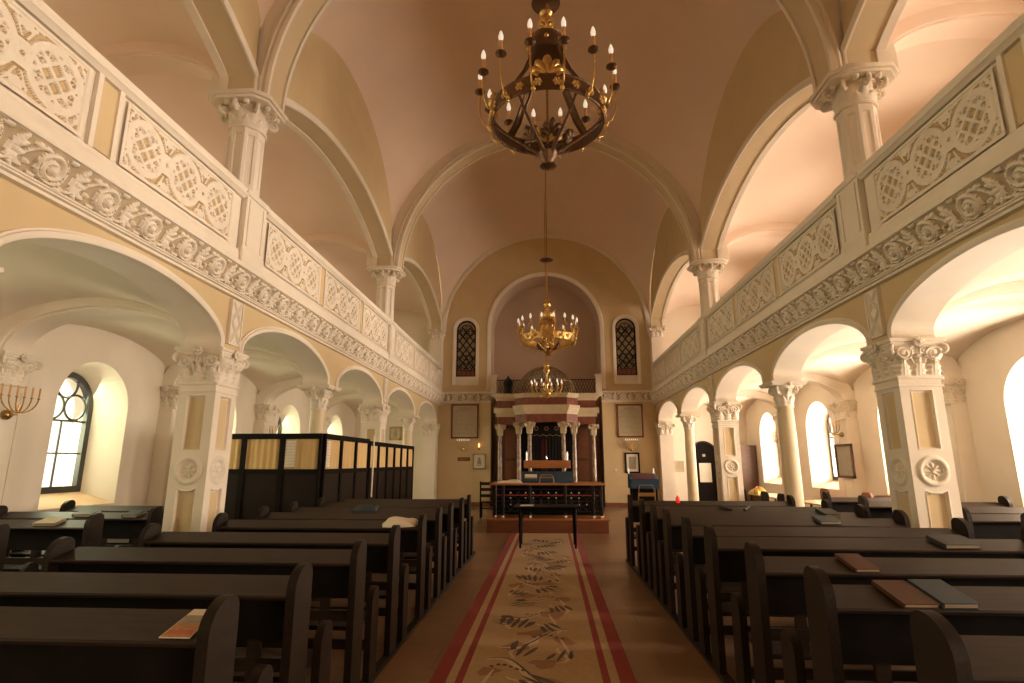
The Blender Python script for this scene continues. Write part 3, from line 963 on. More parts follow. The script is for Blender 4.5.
# ------------------------------------------------------------------ end wall, wall behind the camera
NH, NS, NR = 2.18, 6.98, 2.18
mb = MB(); TOPZ = 13
def bw(x0, x1, z0, z1, mi=0): mb.add([(x0,YB,z0),(x1,YB,z0),(x1,YB,z1),(x0,YB,z1)], [(0,1,2,3)], mi)
BWX, BWH, BWZ0, BWZS = 3.21, .40, 5.0, 6.93
for s in (-1, 1):
    # around the niche and the small arched window
    def q(x0, x1, z0, z1, mi=0): bw(min(s*x0, s*x1), max(s*x0, s*x1), z0, z1, mi)
    q(W+T/2, WO, 0, 8.6, 1)
    q(BWX+BWH, W+T/2, 0, TOPZ); q(NH, BWX-BWH, 0, TOPZ); q(BWX-BWH, BWX+BWH, 0, BWZ0)
    pts = [(BWX+BWH*cos(pi-pi*k/20), BWZS+BWH*sin(pi-pi*k/20)) for k in range(21)]
    for (xa, za), (xb, zb_) in zip(pts[:-1], pts[1:]):
        v = [(s*xa,YB,za),(s*xb,YB,zb_),(s*xb,YB,TOPZ),(s*xa,YB,TOPZ)]
        mb.add(v, [(0,1,2,3) if s > 0 else (3,2,1,0)], 0)
    # window reveal
    o = [(BWX-BWH, BWZ0)]+pts+[(BWX+BWH, BWZ0)]
    for i in range(len(o)):
        j = (i+1) % len(o)
        mb.add([(s*o[i][0],YB,o[i][1]),(s*o[j][0],YB,o[j][1]),(s*o[j][0],YB+.35,o[j][1]),(s*o[i][0],YB+.35,o[i][1])], [(0,1,2,3)], 2)
pts = [(NH*cos(pi-pi*k/48), NS+NR*sin(pi-pi*k/48)) for k in range(49)]
for (xa, za), (xb, zb_) in zip(pts[:-1], pts[1:]):
    mb.add([(xa,YB,za),(xb,YB,zb_),(xb,YB,TOPZ),(xa,YB,TOPZ)], [(0,1,2,3)], 0)
o = [(-NH, 0)]+pts+[(NH, 0)]
YN = 23.4
for i in range(len(o)-1):
    j = i+1
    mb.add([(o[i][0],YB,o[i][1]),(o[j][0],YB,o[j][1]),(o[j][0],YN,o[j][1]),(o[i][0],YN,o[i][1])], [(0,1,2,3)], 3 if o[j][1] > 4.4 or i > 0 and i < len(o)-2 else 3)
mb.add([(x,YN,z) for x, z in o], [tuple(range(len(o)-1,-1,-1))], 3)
structure(mb.build('wall_back', ['ochre', 'aislewall', 'white', 'niche'], None, 20, True), 'ochre end wall with a tall arched niche', 'wall')
mb = MB(); mb.box(-WO, WO, YF-.2, YF, 0, 13); structure(mb.build('wall_front', ['ochre'], None, 0), 'plain ochre wall behind the camera', 'wall')
# niche arch moulding
mb = MB(); path = [(-NH,0,4.45)]; fr = [(Vector((-1,0,0)), Vector((0,-1,0)))]
for k in range(49):
    th = pi-pi*k/48; path.append((NH*cos(th),0,NS+NR*sin(th))); fr.append((Vector((cos(th),0,sin(th))), Vector((0,-1,0))))
path.append((NH,0,4.45)); fr.append((Vector((1,0,0)), Vector((0,-1,0))))
mb.sweep([(0,-YB-.1),(0,-YB+.04),(.05,-YB+.06),(.15,-YB+.06),(.17,-YB+.03),(.17,-YB-.02)], path, fr, 0, True)
trim(mb, ['white'], 'broad cream moulding round the niche above the ark', 'arch moulding', 40, True)
for s in (-1, 1):
    # white surround of the small windows
    mb = MB(); path = [(BWX-BWH,0,4.66)]; fr = [(Vector((-1,0,0)), Vector((0,-1,0)))]
    for k in range(25):
        th = pi-pi*k/24; path.append((BWX+BWH*cos(th),0,BWZS+BWH*sin(th))); fr.append((Vector((cos(th),0,sin(th))), Vector((0,-1,0))))
    path.append((BWX+BWH,0,4.66)); fr.append((Vector((1,0,0)), Vector((0,-1,0))))
    mb.sweep([(0,-YB-.02),(0,-YB+.02),(.07,-YB+.045),(.13,-YB+.045),(.13,-YB-.02)], path, fr, 0, True)
    mb.box(BWX-BWH-.0, BWX+BWH+.0, YB-.02, YB+.01, 4.66, BWZ0); mb.mir(s)
    trim(mb, ['white'], 'cream surround of the leaded window on the %s of the niche' % SIDE[s], 'window surround', 40, True)
    WN[0] += 1
    root = thing('window_%d' % WN[0], 'narrow arched leaded window with dark crossed lattice %s of the niche' % SIDE[s], 'window', (s*BWX, YB+.2, BWZ0), None, 'structure')
    y = YB+.10
    out = [(BWX-BWH, BWZ0)]+[(BWX+BWH*cos(pi-pi*k/20), BWZS+BWH*sin(pi-pi*k/20)) for k in range(21)]+[(BWX+BWH, BWZ0)]
    w = .05; inn = [(BWX-BWH+w, BWZ0+w)]+[(BWX+(BWH-w)*cos(pi-pi*k/20), BWZS+(BWH-w)*sin(pi-pi*k/20)) for k in range(21)]+[(BWX+BWH-w, BWZ0+w)]
    mb = MB(); n = len(out)
    vs = [(a,y,b) for a, b in out]+[(a,y,b) for a, b in inn]+[(a,y+.06,b) for a, b in out]+[(a,y+.06,b) for a, b in inn]
    fs = []
    for i in range(n):
        j = (i+1) % n; fs += [(i,j,n+j,n+i),(n+i,n+j,3*n+j,3*n+i),(i,2*n+i,2*n+j,j),(2*n+i,3*n+i,3*n+j,2*n+j)]
    mb.add(vs, fs); mb.mir(s); mb.build('frame', ['black'], root, 30, True)
    mb = MB(); yb = y+.02
    for cz in (BWZS-.05, BWZ0+.62):
        for R in (.27, .085):
            mb.tube([(BWX+R*cos(2*pi*k/24), yb, cz+R*sin(2*pi*k/24)) for k in range(24)], .016, 5, 0, True)
        for k in range(8):
            a = 2*pi*k/8; mb.tube([(BWX+.085*cos(a), yb, cz+.085*sin(a)), (BWX+.27*cos(a), yb, cz+.27*sin(a))], .010, 4)
    za, zb2 = BWZ0+.30, BWZS+.1
    m = .36
    for k in range(-3, 6):
        for sg in (-1, 1):
            z = za+k*.36+.02
            p = (BWX-sg*(BWH-w), z); q_ = (BWX+sg*(BWH-w), z+.9)
            # clip to the lattice zone
            def at(t): return (p[0]+(q_[0]-p[0])*t, p[1]+(q_[1]-p[1])*t)
            t0 = max(0, (za-p[1])/.9); t1 = min(1, (zb2-p[1])/.9)
            if t1 > t0: mb.tube([(at(t0)[0], yb, at(t0)[1]), (at(t1)[0], yb, at(t1)[1])], .024, 4)
    mb.tube([(BWX-BWH+w, yb, za-.02), (BWX+BWH-w, yb, za-.02)], .014, 4)
    for k in range(1, 4): mb.tube([(BWX-BWH+w+k*(BWH-w)/2, yb, BWZ0+w), (BWX-BWH+w+k*(BWH-w)/2, yb, za-.02)], .01, 4)
    mb.mir(s); mb.build('leading', ['iron'], root, 40)
    mb = MB(); mb.add([(a,y+.04,b) for a, b in out], [tuple(range(n))], 0)
    mb.box(BWX-BWH+w, BWX+BWH-w, y+.03, y+.038, BWZ0+w, za-.02, 1); mb.mir(s); mb.build('stained_pane', ['stainA', 'stainB'], root, 0)
# skirting
for nm, x0, x1, y0, y1 in (('baseboard_back', NH, W+.02, YB-.025, YB+.01),):
    for s in (-1, 1):
        mb = MB(); mb.box(x0, x1, y0, y1, 0, .16); mb.box(x0, x1, y0-.01, y1, .13, .16); mb.mir(s)
        structure(mb.build('baseboard_%s' % SIDE[s], ['skirt'], None, 30), 'red brown skirting board on the end wall %s of the ark' % SIDE[s], 'skirting board')
# door in the right aisle end wall
dr = thing('door_1', 'dark arched door with a white paper notice in the right aisle end wall', 'door', (5.93, YB-.03, 0), None, 'structure')
DX, DH = 5.93, .42
pts = [(DX-DH, 0)]+[(DX+DH*cos(pi-pi*k/20), 1.98+.40*sin(pi-pi*k/20)) for k in range(21)]+[(DX+DH, 0)]
mb = MB(); mb.prism(pts, 'y', YB-.05, YB+.0, 0); mb.build('leaf', ['black'], dr, 30, True)
mb = MB(); path = [(x,0,z) for x, z in pts]; fr = []
for i, (x, z) in enumerate(pts):
    fr.append((Vector((-1,0,0)) if i == 0 else Vector((1,0,0)) if i == len(pts)-1 else Vector((x-DX,0,(z-1.98)*1.05 if z > 1.98 else 0)).normalized(), Vector((0,-1,0))))
mb.sweep([(0,-YB),(0,-YB+.07),(.06,-YB+.07),(.06,-YB)], path, fr, 0, True); mb.build('door_frame', ['dark'], dr, 40, True)
mb = MB(); mb.box(DX-.20, DX+.24, YB-.058, YB-.05, .92, 1.62); mb.build('paper_notice', ['paper'], dr, 0)['label'] = 'white paper notice'
mb = MB(); mb.sphere((DX-.32, YB-.085, 1.05), .03); mb.build('handle', ['brass'], dr)
mb = MB(); mb.box(DX-.05, DX+.05, YB-.058, YB-.05, 1.86, 1.95); mb.build('number_plate', ['parch'], dr, 0)

# ================================================================== THE ARK
ark = thing('torah_ark', 'carved holy ark of red marble and stone with columns, dark curtain and open iron dome', 'ark', (0, 21, 0))
CX = 0.0
def bay_poly(f, b, w, ch):   # projecting centre block outline (x,y): chamfered front
    return [(CX-w, b), (CX-w, f+ch), (CX-w+ch*.95, f), (CX+w-ch*.95, f), (CX+w, f+ch), (CX+w, b)]
YC, YW, YK = 20.1, 20.95, 22.9
def block(z0, z1, out, key, name, wout=0, dz=.13):
    mb = MB(); mb.prism(bay_poly(YC-out, YK, 1.13+out, .42), 'z', z0, z1); mb.build(name, [key], ark, 30, True)
def wing(z0, z1, out, key, name):
    for s in (-1, 1):
        mb = MB(); mb.box(CX+s*1.0, CX+s*(1.82+out), YW-out, YK, z0, z1); mb.build(name, [key], ark, 30)
block(3.06, 3.34, .0, 'redmarble', 'red_frieze'); block(3.66, 3.93, .02, 'redmarble', 'red_attic')
def stone_course(z0, z1, out):
    mb = MB()
    n = 5
    for k, (a, b, o) in enumerate(((0,.25,.02),(.25,.45,.07),(.45,.75,.11),(.75,1,.15))):
        mb.prism(bay_poly(YC-o*out, YK, 1.13+o*out, .42), 'z', z0+(z1-z0)*a, z0+(z1-z0)*b)
    mb.build('stone_cornice', ['stone'], ark, 30, True)
stone_course(3.34, 3.66, .62); stone_course(3.93, 4.09, .45)
wing(3.02, 3.30, 0, 'redmarble', 'red_frieze'); wing(3.62, 3.90, 0, 'redmarble', 'red_attic')
for z0, z1, o in ((3.30, 3.44, .05), (3.44, 3.62, .13), (3.90, 4.0, .05), (4.0, 4.16, .13)): wing(z0, z1, o, 'stone', 'stone_cornice')
# back slab and bay panels
mb = MB(); mb.box(CX-1.85, CX+1.85, 22.2, YK, 0, 3.06); mb.build('back_panel', ['brownwood'], ark, 30)
for s in (-1, 1):
    mb = MB(); mb.box(CX+s*1.12, CX+s*1.62, 21.5, 21.56, .5, 3.02); mb.build('side_panel', ['brownwood'], ark)
    mb = MB(); mb.box(CX+s*1.17, CX+s*1.57, 21.49, 21.50, .7, 1.7); mb.box(CX+s*1.17, CX+s*1.57, 21.49, 21.50, 1.8, 2.9); mb.build('panel_inset', ['redwood'], ark)
    mb = MB(); mb.box(CX+s*.62, CX+s*1.0, 21.2, 21.26, .5, 3.06); mb.build('return_panel', ['black'], ark)
mb = MB(); mb.box(CX-1.85, CX+1.85, 20.0, 22.6, 0, .5, 0, .01); mb.build('plinth', ['brownwood'], ark)
def ark_col(x, y, zc):
    c = MB(); c.lathe([(.115,.5),(.115,.58),(.10,.60),(.11,.64),(.09,.68),(.082,.7),(.082,1.6),(.070,zc-.38)], x, y, 20); c.build('marble_column', ['marble'], ark, 50)
    capital_square(x, y, zc-.38, zc, .085, .15).build('column_capital', ['stone'], ark, 50)
for s in (-1, 1):
    ark_col(CX+s*.60, YC+.16, 3.06); ark_col(CX+s*1.0, YC+.5, 3.06); ark_col(CX+s*1.73, YW+.16, 3.02)
# curtain with scalloped valance
mb = MB()
def cf(a, b):
    x = CX-.56+1.12*a; return (x, 20.85+.03*sin(a*62), .5+2.5*b)
mb.grid(cf, 120, 3); ct = mb.build('curtain', ['curtain'], ark, 180)
mb = MB(); mb.grid(lambda a, b: (CX-.20+.22*a, 20.81+.02*sin(a*14), .5+1.95*b), 20, 2); mb.build('wine_fold', ['curtain_r'], ark, 180)
mb = MB()
mb.grid(lambda a, b: (CX-.6+1.2*a, 20.72, 3.06-b*(.42+.05*abs(sin(a*pi*5)))), 80, 3); vl = mb.build('valance', ['curtain'], ark)
mb = MB(); mb.tube([(CX-.6+1.2*a/80, 20.71, 3.06-(.42+.05*abs(sin(a/80*pi*5)))) for a in range(81)], .012, 5)
for k in (-1, 0, 1):
    for r in (.075, .05): mb.tube([(CX+k*.37+r*cos(2*pi*q/16), 20.71, 2.86+r*sin(2*pi*q/16)) for q in range(16)], .008, 4, 0, True)
mb.build('gold_fringe', ['goldtrim'], vl)
# open lattice dome
mb = MB(); R = 1.11; DYc = 21.2; z0 = 4.09; n = 40
for k in range(n):
    for sg in (-1, 1):
        pts = []
        for j in range(15):
            t = j/14*.93; el = t*pi/2; a = 2*pi*k/n+sg*t*1.1
            pts.append((CX+R*cos(el)*cos(a), DYc+R*cos(el)*sin(a), z0+R*sin(el)))
        mb.tube(pts, .010, 4)
for el, r in ((.0, .03), (.30, .014), (.62, .014), (.93, .018)):
    mb.tube([(CX+R*cos(el*pi/2)*cos(2*pi*q/48), DYc+R*cos(el*pi/2)*sin(2*pi*q/48), z0+R*sin(el*pi/2)) for q in range(48)], r, 5, 0, True)
mb.build('lattice_dome', ['dome'], ark, 60)
mb = MB()
for k in range(8):
    a = 2*pi*k/8+.2; mb.tube([(CX+(R+.01)*cos(t*pi/32)*cos(a), DYc+(R+.01)*cos(t*pi/32)*sin(a), z0+(R+.01)*sin(t*pi/32)) for t in range(17)], .022, 5)
mb.build('dome_rib', ['dome'], ark, 60)
mb = MB(); mb.lathe([(.10,5.17),(.13,5.22),(.06,5.27),(.08,5.34),(.02,5.44)], CX, DYc, 14); mb.build('dome_finial', ['brass'], ark)
# balcony railing behind the dome
rl = thing('balcony_railing', 'black iron lattice railing between stone posts above the ark', 'railing', (0, 21.9, 4.16))
for s in (-1, 1):
    mb = MB(); mb.box(s*1.93, s*2.16, 21.75, 22.0, 4.16, 5.0, 0, .01); mb.box(s*1.91, s*2.17, 21.73, 22.02, 4.94, 5.02); mb.build('stone_post', ['white'], rl)
mb = MB()
for z in (4.22, 4.80): mb.box(-1.95, 1.95, 21.86, 21.89, z, z+.03)
x = -1.95
for k in range(34):
    x = -1.95+k*.115
    mb.tube([(x,21.875,4.22),(x+.23 if x+.23 < 1.95 else 1.95,21.875,4.80)], .009, 4); mb.tube([(x+.23 if x+.23 < 1.95 else 1.95,21.87,4.22),(x,21.87,4.80)], .009, 4)
mb.build('lattice', ['iron'], rl)
cr = thing('crown_ornament', 'dark ornament standing on the ledge left of the ark dome', 'ornament', (-1.45, 21.4, 4.16))
mb = MB(); mb.lathe([(.14,4.16),(.16,4.22),(.13,4.3),(.17,4.5),(.20,4.62),(.16,4.70)], -1.45, 21.4, 14); mb.build('body', ['iron'], cr)
mb = MB(); mb.lathe([(.17,4.70),(.10,4.80),(.03,4.84),(.04,4.88),(.01,4.92)], -1.45, 21.4, 14); mb.build('lid', ['blue'], cr)

# ================================================================== BEMA
pl = thing('bema_platform', 'low red brown wooden platform carrying the reading desk', 'platform', (0, 15.4, 0))
mb = MB(); mb.box(-1.45, 1.45, 13.97, 17.2, .0, .29); mb.build('step_board', ['redwood'], pl)
mb = MB(); mb.box(-1.48, 1.48, 13.94, 17.2, .29, .325, 0, .008); mb.build('top_board', ['orangewood'], pl)
rd = thing('bema_railing', 'black wrought iron railing of the reading platform with pale ball feet', 'railing', (0, 14.25, .325))
YR = 14.2
mb = MB()
for x in (-1.27, -1.08, -.42, .44, 1.12, 1.31):
    mb = MB(); mb.box(x-.035, x+.035, YR-.035, YR+.035, .385, 1.09, 0, .008); mb.build('post', ['iron'], rd)
for x in (-1.27, -1.08, -.42, .44, 1.12, 1.31):
    b = MB(); b.sphere((x, YR, .362), .037, 0, 10, 8); b.build('ball_foot', ['cloth'], rd)
mb = MB()
for z in (.48, .72, 1.0): mb.box(-1.3, 1.33, YR-.012, YR+.012, z-.012, z+.012)
for k in range(14):
    x0 = -1.26+k*.185
    for sg in (-1, 1):
        pts = [(x0+.0925+sg*.0925*cos(pi*t/10), YR, .72+.24*(t/10)) for t in range(11)]
        mb.tube(pts, .009, 4)
        pts = [(x0+.0925+sg*.0925*cos(pi*t/10), YR, .48+.24*(t/10)) for t in range(11)]
        mb.tube(pts, .009, 4)
mb.build('scroll_grille', ['iron'], rd, 50)
mb = MB()
for k in range(15):
    x0 = -1.26+k*.185-.0
    for z in (.64, .80, .92):
        if (k+int(z*100)) % 3 != 2: mb.sphere((x0, YR-.02, z), .016, 0, 8, 6)
mb.build('stud', ['cloth'], rd)
mb = MB(); mb.box(-1.30, 1.33, YR-.03, YR-.015, .85, .875); mb.build('red_band', ['carp_red'], rd)
dk = thing('reading_desk', 'long orange wood reading desk on the bema with a blue velvet sloped top', 'desk', (0, 14.8, .325))
mb = MB(); mb.box(-1.40, 1.43, 14.12, 15.5, 1.10, 1.145, 0, .008); mb.build('desk_top', ['orangewood'], dk)
for x in (-1.3, 1.33):
    for y in (14.4, 15.4):
        b = MB(); b.box(x-.04, x+.04, y-.04, y+.04, .325, 1.10); b.build('leg', ['black'], dk)
mb = MB(); mb.box(-1.30, 1.33, 14.9, 14.93, .335, 1.10); mb.build('shade_backing', ['black'], dk)  # black sheet added to supply the darkness behind the railing grille
mb = MB(); mb.prism([(14.30,1.145),(14.9,1.145),(14.9,1.42),(14.34,1.20)], 'x', -.64, .66); mb.build('sloped_top', ['blue'], dk, 20, True)
mb = MB(); mb.box(-.60, .62, 15.02, 15.06, 1.50, 1.70, 0, .006); mb.build('name_board', ['orangewood'], dk)
for x in (-.5, .52):
    b = MB(); b.box(x-.02, x+.02, 15.02, 15.06, 1.145, 1.50); b.build('board_post', ['black'], dk)
mb = MB(); mb.lathe([(.03,1.70),(.012,1.72),(.02,1.76),(.006,1.82)], .0, 15.04, 10); mb.build('board_finial', ['chrome'], dk)
for x in (-.52, .54):
    b = MB(); b.lathe([(.035,1.70),(.02,1.72),(.02,1.80),(.024,1.88),(.004,1.93)], x, 15.04, 10); b.build('lamp_bulb', ['bulb'], dk)
def rumpled(name, label, cat, cx, cy, z, sx, sy, hh, key, rz=0, seed=1, drop=None, slope=0.0):
    rnd = random.Random(seed); ph = [rnd.uniform(0, 6) for _ in range(6)]
    mb = MB(); n = 16
    def top(a, b):
        e = min(1, 5*min(a, 1-a, b, 1-b))**.5
        return hh*e*(.65+.2*sin(7*a+ph[0]+3*b)+.15*sin(9*b+ph[1]+4*a))
    ca, sa = cos(rz), sin(rz)
    def P(a, b, zz):
        u, v = (a-.5)*sx*(1+.06*sin(6*b+ph[2])), (b-.5)*sy*(1+.08*sin(5*a+ph[3])); return (cx+u*ca-v*sa, cy+u*sa+v*ca, zz+(u*sa+v*ca)*slope)
    mb.grid(lambda a, b: P(a, b, z+.004+top(a, b)), n, n); mb.grid(lambda a, b: P(a, b, z+.001), n, n, None, True)
    k = len(mb.v)//2
    for i in range(n):
        for (p, q) in ((i, i+1), ((n+1)*n+i+1, (n+1)*n+i)): mb.f.append((q, p, p+k, q+k)); mb.m.append(0)
        for (p, q) in (((i+1)*(n+1), i*(n+1)), (i*(n+1)+n, (i+1)*(n+1)+n)): mb.f.append((q, p, p+k, q+k)); mb.m.append(0)
    o = mb.build(name, [key], None, 60, True); tag(o, label, cat); return o
sh = rumpled('prayer_shawl', 'crumpled white prayer shawl lying on the left end of the reading desk', 'shawl', -.92, 14.40, 1.1465, .62, .36, .09, 'cloth', 0, 3)
# book stand of brass wire in front of the desk
def wire_stand(label, x, y, z0, w, h, grp, key='brass'):
    root = thing('book_stand', label, 'stand', (x, y, z0), grp)
    mb = MB()
    for d in (0, .22):
        mb.tube([(x-w/2, y+d, z0), (x-w/2+.02, y+.08, z0+h*.75), (x-w/2+.06, y+.10, z0+h), (x+w/2-.06, y+.10, z0+h), (x+w/2-.02, y+.08, z0+h*.75), (x+w/2, y+d, z0)], .013, 6)
    mb.build('frame', [key], root, 50)
    mb = MB(); mb.box(x-w/2+.03, x+w/2-.03, y+.05, y+.13, z0+h*.62, z0+h*.74); mb.build('slat', [key], root)
    return root
wire_stand('gilt wire book stand at the middle of the reading desk front', .0, 14.12, 1.146, .36, .20, 'gilt wire stands', 'brass_dull')
def book(name, label, x, y, z, w, d, h, key, rz=0, tilt=0, cat='book', group=None):
    root = thing(name, label, cat, (x, y, z), group)
    ca = Matrix.Translation((x, y, z)) @ Matrix.Rotation(rz, 4, 'Z') @ Matrix.Rotation(tilt, 4, 'X')
    c = .004
    mb = MB(); mb.box(-w/2, w/2, -d/2, d/2, 0, c); mb.box(-w/2, w/2, -d/2, d/2, h-c, h); mb.box(-w/2-.003, -w/2+c, -d/2, d/2, 0, h, 0)
    mb.xf(ca).build('cover', [key], root)
    mb = MB(); mb.box(-w/2+c, w/2-.006, -d/2+.006, d/2-.006, c, h-c); mb.xf(ca).build('pages', ['pages'], root)
    return root
book('book', 'pale open book lying on the blue slope of the reading desk', -.40, 14.55, 1.29, .30, .2, .03, 'cloth', 0, .36)

# ================================================================== FURNITURE ON THE CENTRAL AXIS
tb = thing('side_table', 'small dark table standing on the carpet before the bema', 'table', (-.01, 11.8, 0))
mb = MB(); mb.box(-.66, .66, 11.40, 12.15, .765, .80, 0, .008); mb.build('table_top', ['black'], tb)
mb = MB()
for y in (11.50, 12.05): mb.box(-.52, .54, y-.012, y+.012, .68, .765)
for x in (-.53, .55): mb.box(x-.012, x+.012, 11.5, 12.05, .68, .765)
mb.build('apron', ['black'], tb)
for x in (-.53, .55):
    for y in (11.5, 12.05):
        b = MB(); b.lathe([(.02,.0156),(.022,.1),(.028,.4),(.032,.765)], x, y, 12); b.build('leg', ['black'], tb)
mb = MB(); mb.box(-.53, -.27, 11.55, 11.85, .801, .806); tag(mb.build('paper_sheet', ['paper'], None, 0), 'cream paper sheet on the left of the small dark table', 'paper')

# carpet
cp = thing('carpet_runner', 'long beige carpet runner with red border stripes and dark branching motifs', 'carpet', (-.09, 8, 0))
xcar = lambda y: -.135+.006*(y-1.2)
C0y, C1y, CW = 1.2, 13.90, .79
mb = MB(); 
def strip(x0, x1, z, key_i, z0=None):
    mb.add([(xcar(C0y)+x0,C0y,z),(xcar(C0y)+x1,C0y,z),(xcar(C1y)+x1,C1y,z),(xcar(C1y)+x0,C1y,z)], [(0,1,2,3)], key_i)
cb = [(-CW,-.665,1),(-.665,-.595,0),(-.595,-.535,1),(-.535,.535,0),(.535,.595,1),(.595,.665,0),(.665,CW,1)]
for x0, x1, k in cb: strip(x0, x1, .012, k)
a, b_ = xcar(C0y), xcar(C1y)
mb.add([(a-CW,C0y,0),(a+CW,C0y,0),(a+CW,C0y,.012),(a-CW,C0y,.012)], [(0,1,2,3)]); mb.add([(b_-CW,C1y,0),(b_+CW,C1y,0),(b_+CW,C1y,.012),(b_-CW,C1y,.012)], [(3,2,1,0)])
mb.add([(a-CW,C0y,0),(b_-CW,C1y,0),(b_-CW,C1y,.012),(a-CW,C0y,.012)], [(3,2,1,0)], 1); mb.add([(a+CW,C0y,0),(b_+CW,C1y,0),(b_+CW,C1y,.012),(a+CW,C0y,.012)], [(0,1,2,3)], 1)
mb.build('pile', ['carpet', 'carp_red'], cp, 0)
mb = MB(); rc = random.Random(11)
def patch(cx, cy, w, l, rz, k, z=.0135, n=10, jag=.35):
    pts = []
    for q in range(n):
        a = 2*pi*q/n; r = 1+rc.uniform(-jag, jag*.6)
        u, v = w*cos(a)*r, l*sin(a)*r; pts.append((cx+u*cos(rz)-v*sin(rz), cy+u*sin(rz)+v*cos(rz), z))
    mb.add(pts, [tuple(range(n))], k)
def ribbon(pts, w, k, z=.0145):
    n = len(pts); vs = []
    for i, (x, y) in enumerate(pts):
        x0, y0 = pts[max(0, i-1)]; x1, y1 = pts[min(n-1, i+1)]; d = hypot(x1-x0, y1-y0) or 1
        nx, ny = -(y1-y0)/d, (x1-x0)/d; ww = w*(.3+.7*sin(pi*(i+.5)/n))
        vs += [(x+nx*ww, y+ny*ww, z), (x-nx*ww, y-ny*ww, z)]
    mb.add(vs, [(2*i, 2*i+1, 2*i+3, 2*i+2) for i in range(n-1)], k)
def stroke(x, y, l, w, rz, k, z): patch(x, y, w, l, rz, k, z, 9, .28)
def plume(x, y, rz, n, l, w, side):
    d = (-sin(rz), cos(rz)); p = (cos(rz), sin(rz))
    for q in range(n):
        f = q/(n-1)-.5
        stroke(x+p[0]*f*w*n*2.6+d[0]*l*.5*side*f, y+p[1]*f*w*n*2.6+d[1]*l*.5*side*f, l*(1-.5*abs(f)), w*(1+.5*rc.random()), rz+.35*f*side, 0, .0152)
    ribbon([(x+d[0]*l*(t-.5)*2.6+p[0]*.08*sin(5*t)*side, y+d[1]*l*(t-.5)*2.6+p[1]*.08*sin(5*t)*side) for t in [i/10 for i in range(11)]], .022, 2, .0140)
y = 1.25; sd = 1
while y < 12.9:
    ox = rc.uniform(-.12, .12); xc = xcar(y)+ox; kind = rc.random()
    if kind < .7: plume(xc+sd*.10, y+.34, sd*(.15+rc.uniform(-.25, .55)), rc.choice((3, 4, 5)), rc.uniform(.16, .26), .024, sd)
    plume(xc-sd*.24, y+.16, -sd*.15+rc.uniform(-.45, .3), rc.choice((2, 3, 4)), rc.uniform(.11, .18), .020, -sd)
    if kind > .25:
        patch(xc+sd*.22, y+.55, .080, .055, rc.uniform(-.3, .3), 0, .0150, 6, .15)
        for k in range(5): ribbon([(xc+sd*(.06+.30*t), y+.28+.030*k+.030*sin(9*t+.5*k)) for t in [i/12 for i in range(13)]], .010, [0, 2][k % 2], .0150)
    patch(xc+sd*.16, y+.40, .16, .13, .3, 1, .0138, 12, .45); patch(xc-sd*.12, y-.02, .17, .12, .4, 1, .0137, 12, .5); patch(xc-sd*.28, y+.60, .10, .15, .2, 1, .0138, 10, .45)
    for k in range(6): stroke(xc-sd*(.0+.052*k), y+.70+.06*sin(.9*k+ox*20), .026, .020, .3*sd, 0, .0152)
    ph = rc.uniform(0, 3); am = rc.uniform(.05, .12)
    st = [(xc+sd*(.32-.64*t), y+.30+.62*t+am*sin(7*t+ph)) for t in [i/16 for i in range(17)]]
    ribbon(st, .028, 2, .0141); ribbon([(a+.02, b+.028) for a, b in st], .011, 0, .0148)
    ribbon([(xc-sd*(.34-.10*t), y+.1+.55*t) for t in [i/8 for i in range(9)]], .014, 2, .0142)
    sd = rc.choice((sd, -sd, -sd)); y += rc.uniform(.62, .86)
mb.build('woven_pattern', ['carp_brn', 'carp_mid', 'carp_lit'], cp, 0)

# ladder-back wooden chair beside the bema
def wood_chair(x, y, rz, label):
    root = thing('wooden_chair', label, 'chair', (x, y, 0))
    h = .21
    for sx in (-1, 1):
        b = MB(); b.box(x+sx*h-.02, x+sx*h+.02, y-.2, y-.16, 0, 1.08); b.build('back_leg', ['black'], root)
        b = MB(); b.box(x+sx*h-.02, x+sx*h+.02, y+.17, y+.21, 0, .45); b.build('leg', ['black'], root)
    b = MB(); b.box(x-h-.03, x+h+.03, y-.2, y+.23, .45, .485, 0, .01); b.build('seat', ['dark'], root)
    b = MB()
    for z in (.62, .80, .97): b.box(x-h, x+h, y-.19, y-.17, z, z+.09)
    b.build('backrest_slat', ['dark'], root)
    b = MB()
    for sx in (-1, 1): b.box(x+sx*h-.012, x+sx*h+.012, y-.17, y+.18, .2, .23)
    b.box(x-h, x+h, y+.18, y+.2, .25, .28); b.build('stretcher', ['black'], root)
    return root
wood_chair(-1.80, 17.6, 0, 'dark wooden slat-backed chair standing left of the reading platform')

# covered lectern near the end wall on the right
lc = thing('lectern', 'lectern under a dark blue cloth near the end wall on the right', 'lectern', (3.22, 19.6, 0))
mb = MB()
for x in (2.84, 3.60):
    for y in (19.35, 19.85): mb.box(x-.03, x+.03, y-.03, y+.03, 0, .9)
mb.box(2.84, 3.60, 19.83, 19.86, .15, .9); mb.build('stand', ['black'], lc)
mb = MB(); mb.prism([(19.25,.80),(19.25,1.10),(19.95,1.28),(19.95,.80)], 'x', 2.76, 3.68); mb.build('blue_cover', ['blue'], lc, 20, True)
mb = MB(); mb.prism([(19.24,1.095),(19.24,1.11),(19.90,1.285),(19.96,1.28)], 'x', 2.86, 3.58); mb.build('red_cloth_top', ['curtain_r'], lc, 20, True)
for x in (2.80, 3.64):
    b = MB(); b.lathe([(.03,1.28),(.02,1.30),(.02,1.42),(.005,1.46)], x, 19.92, 10); b.build('candle', ['bulb'], lc)
wire_stand('gilt wire book stand on the floor before the covered lectern', 3.22, 18.95, 0, .55, .92, 'gilt wire stands', 'brass_dull')

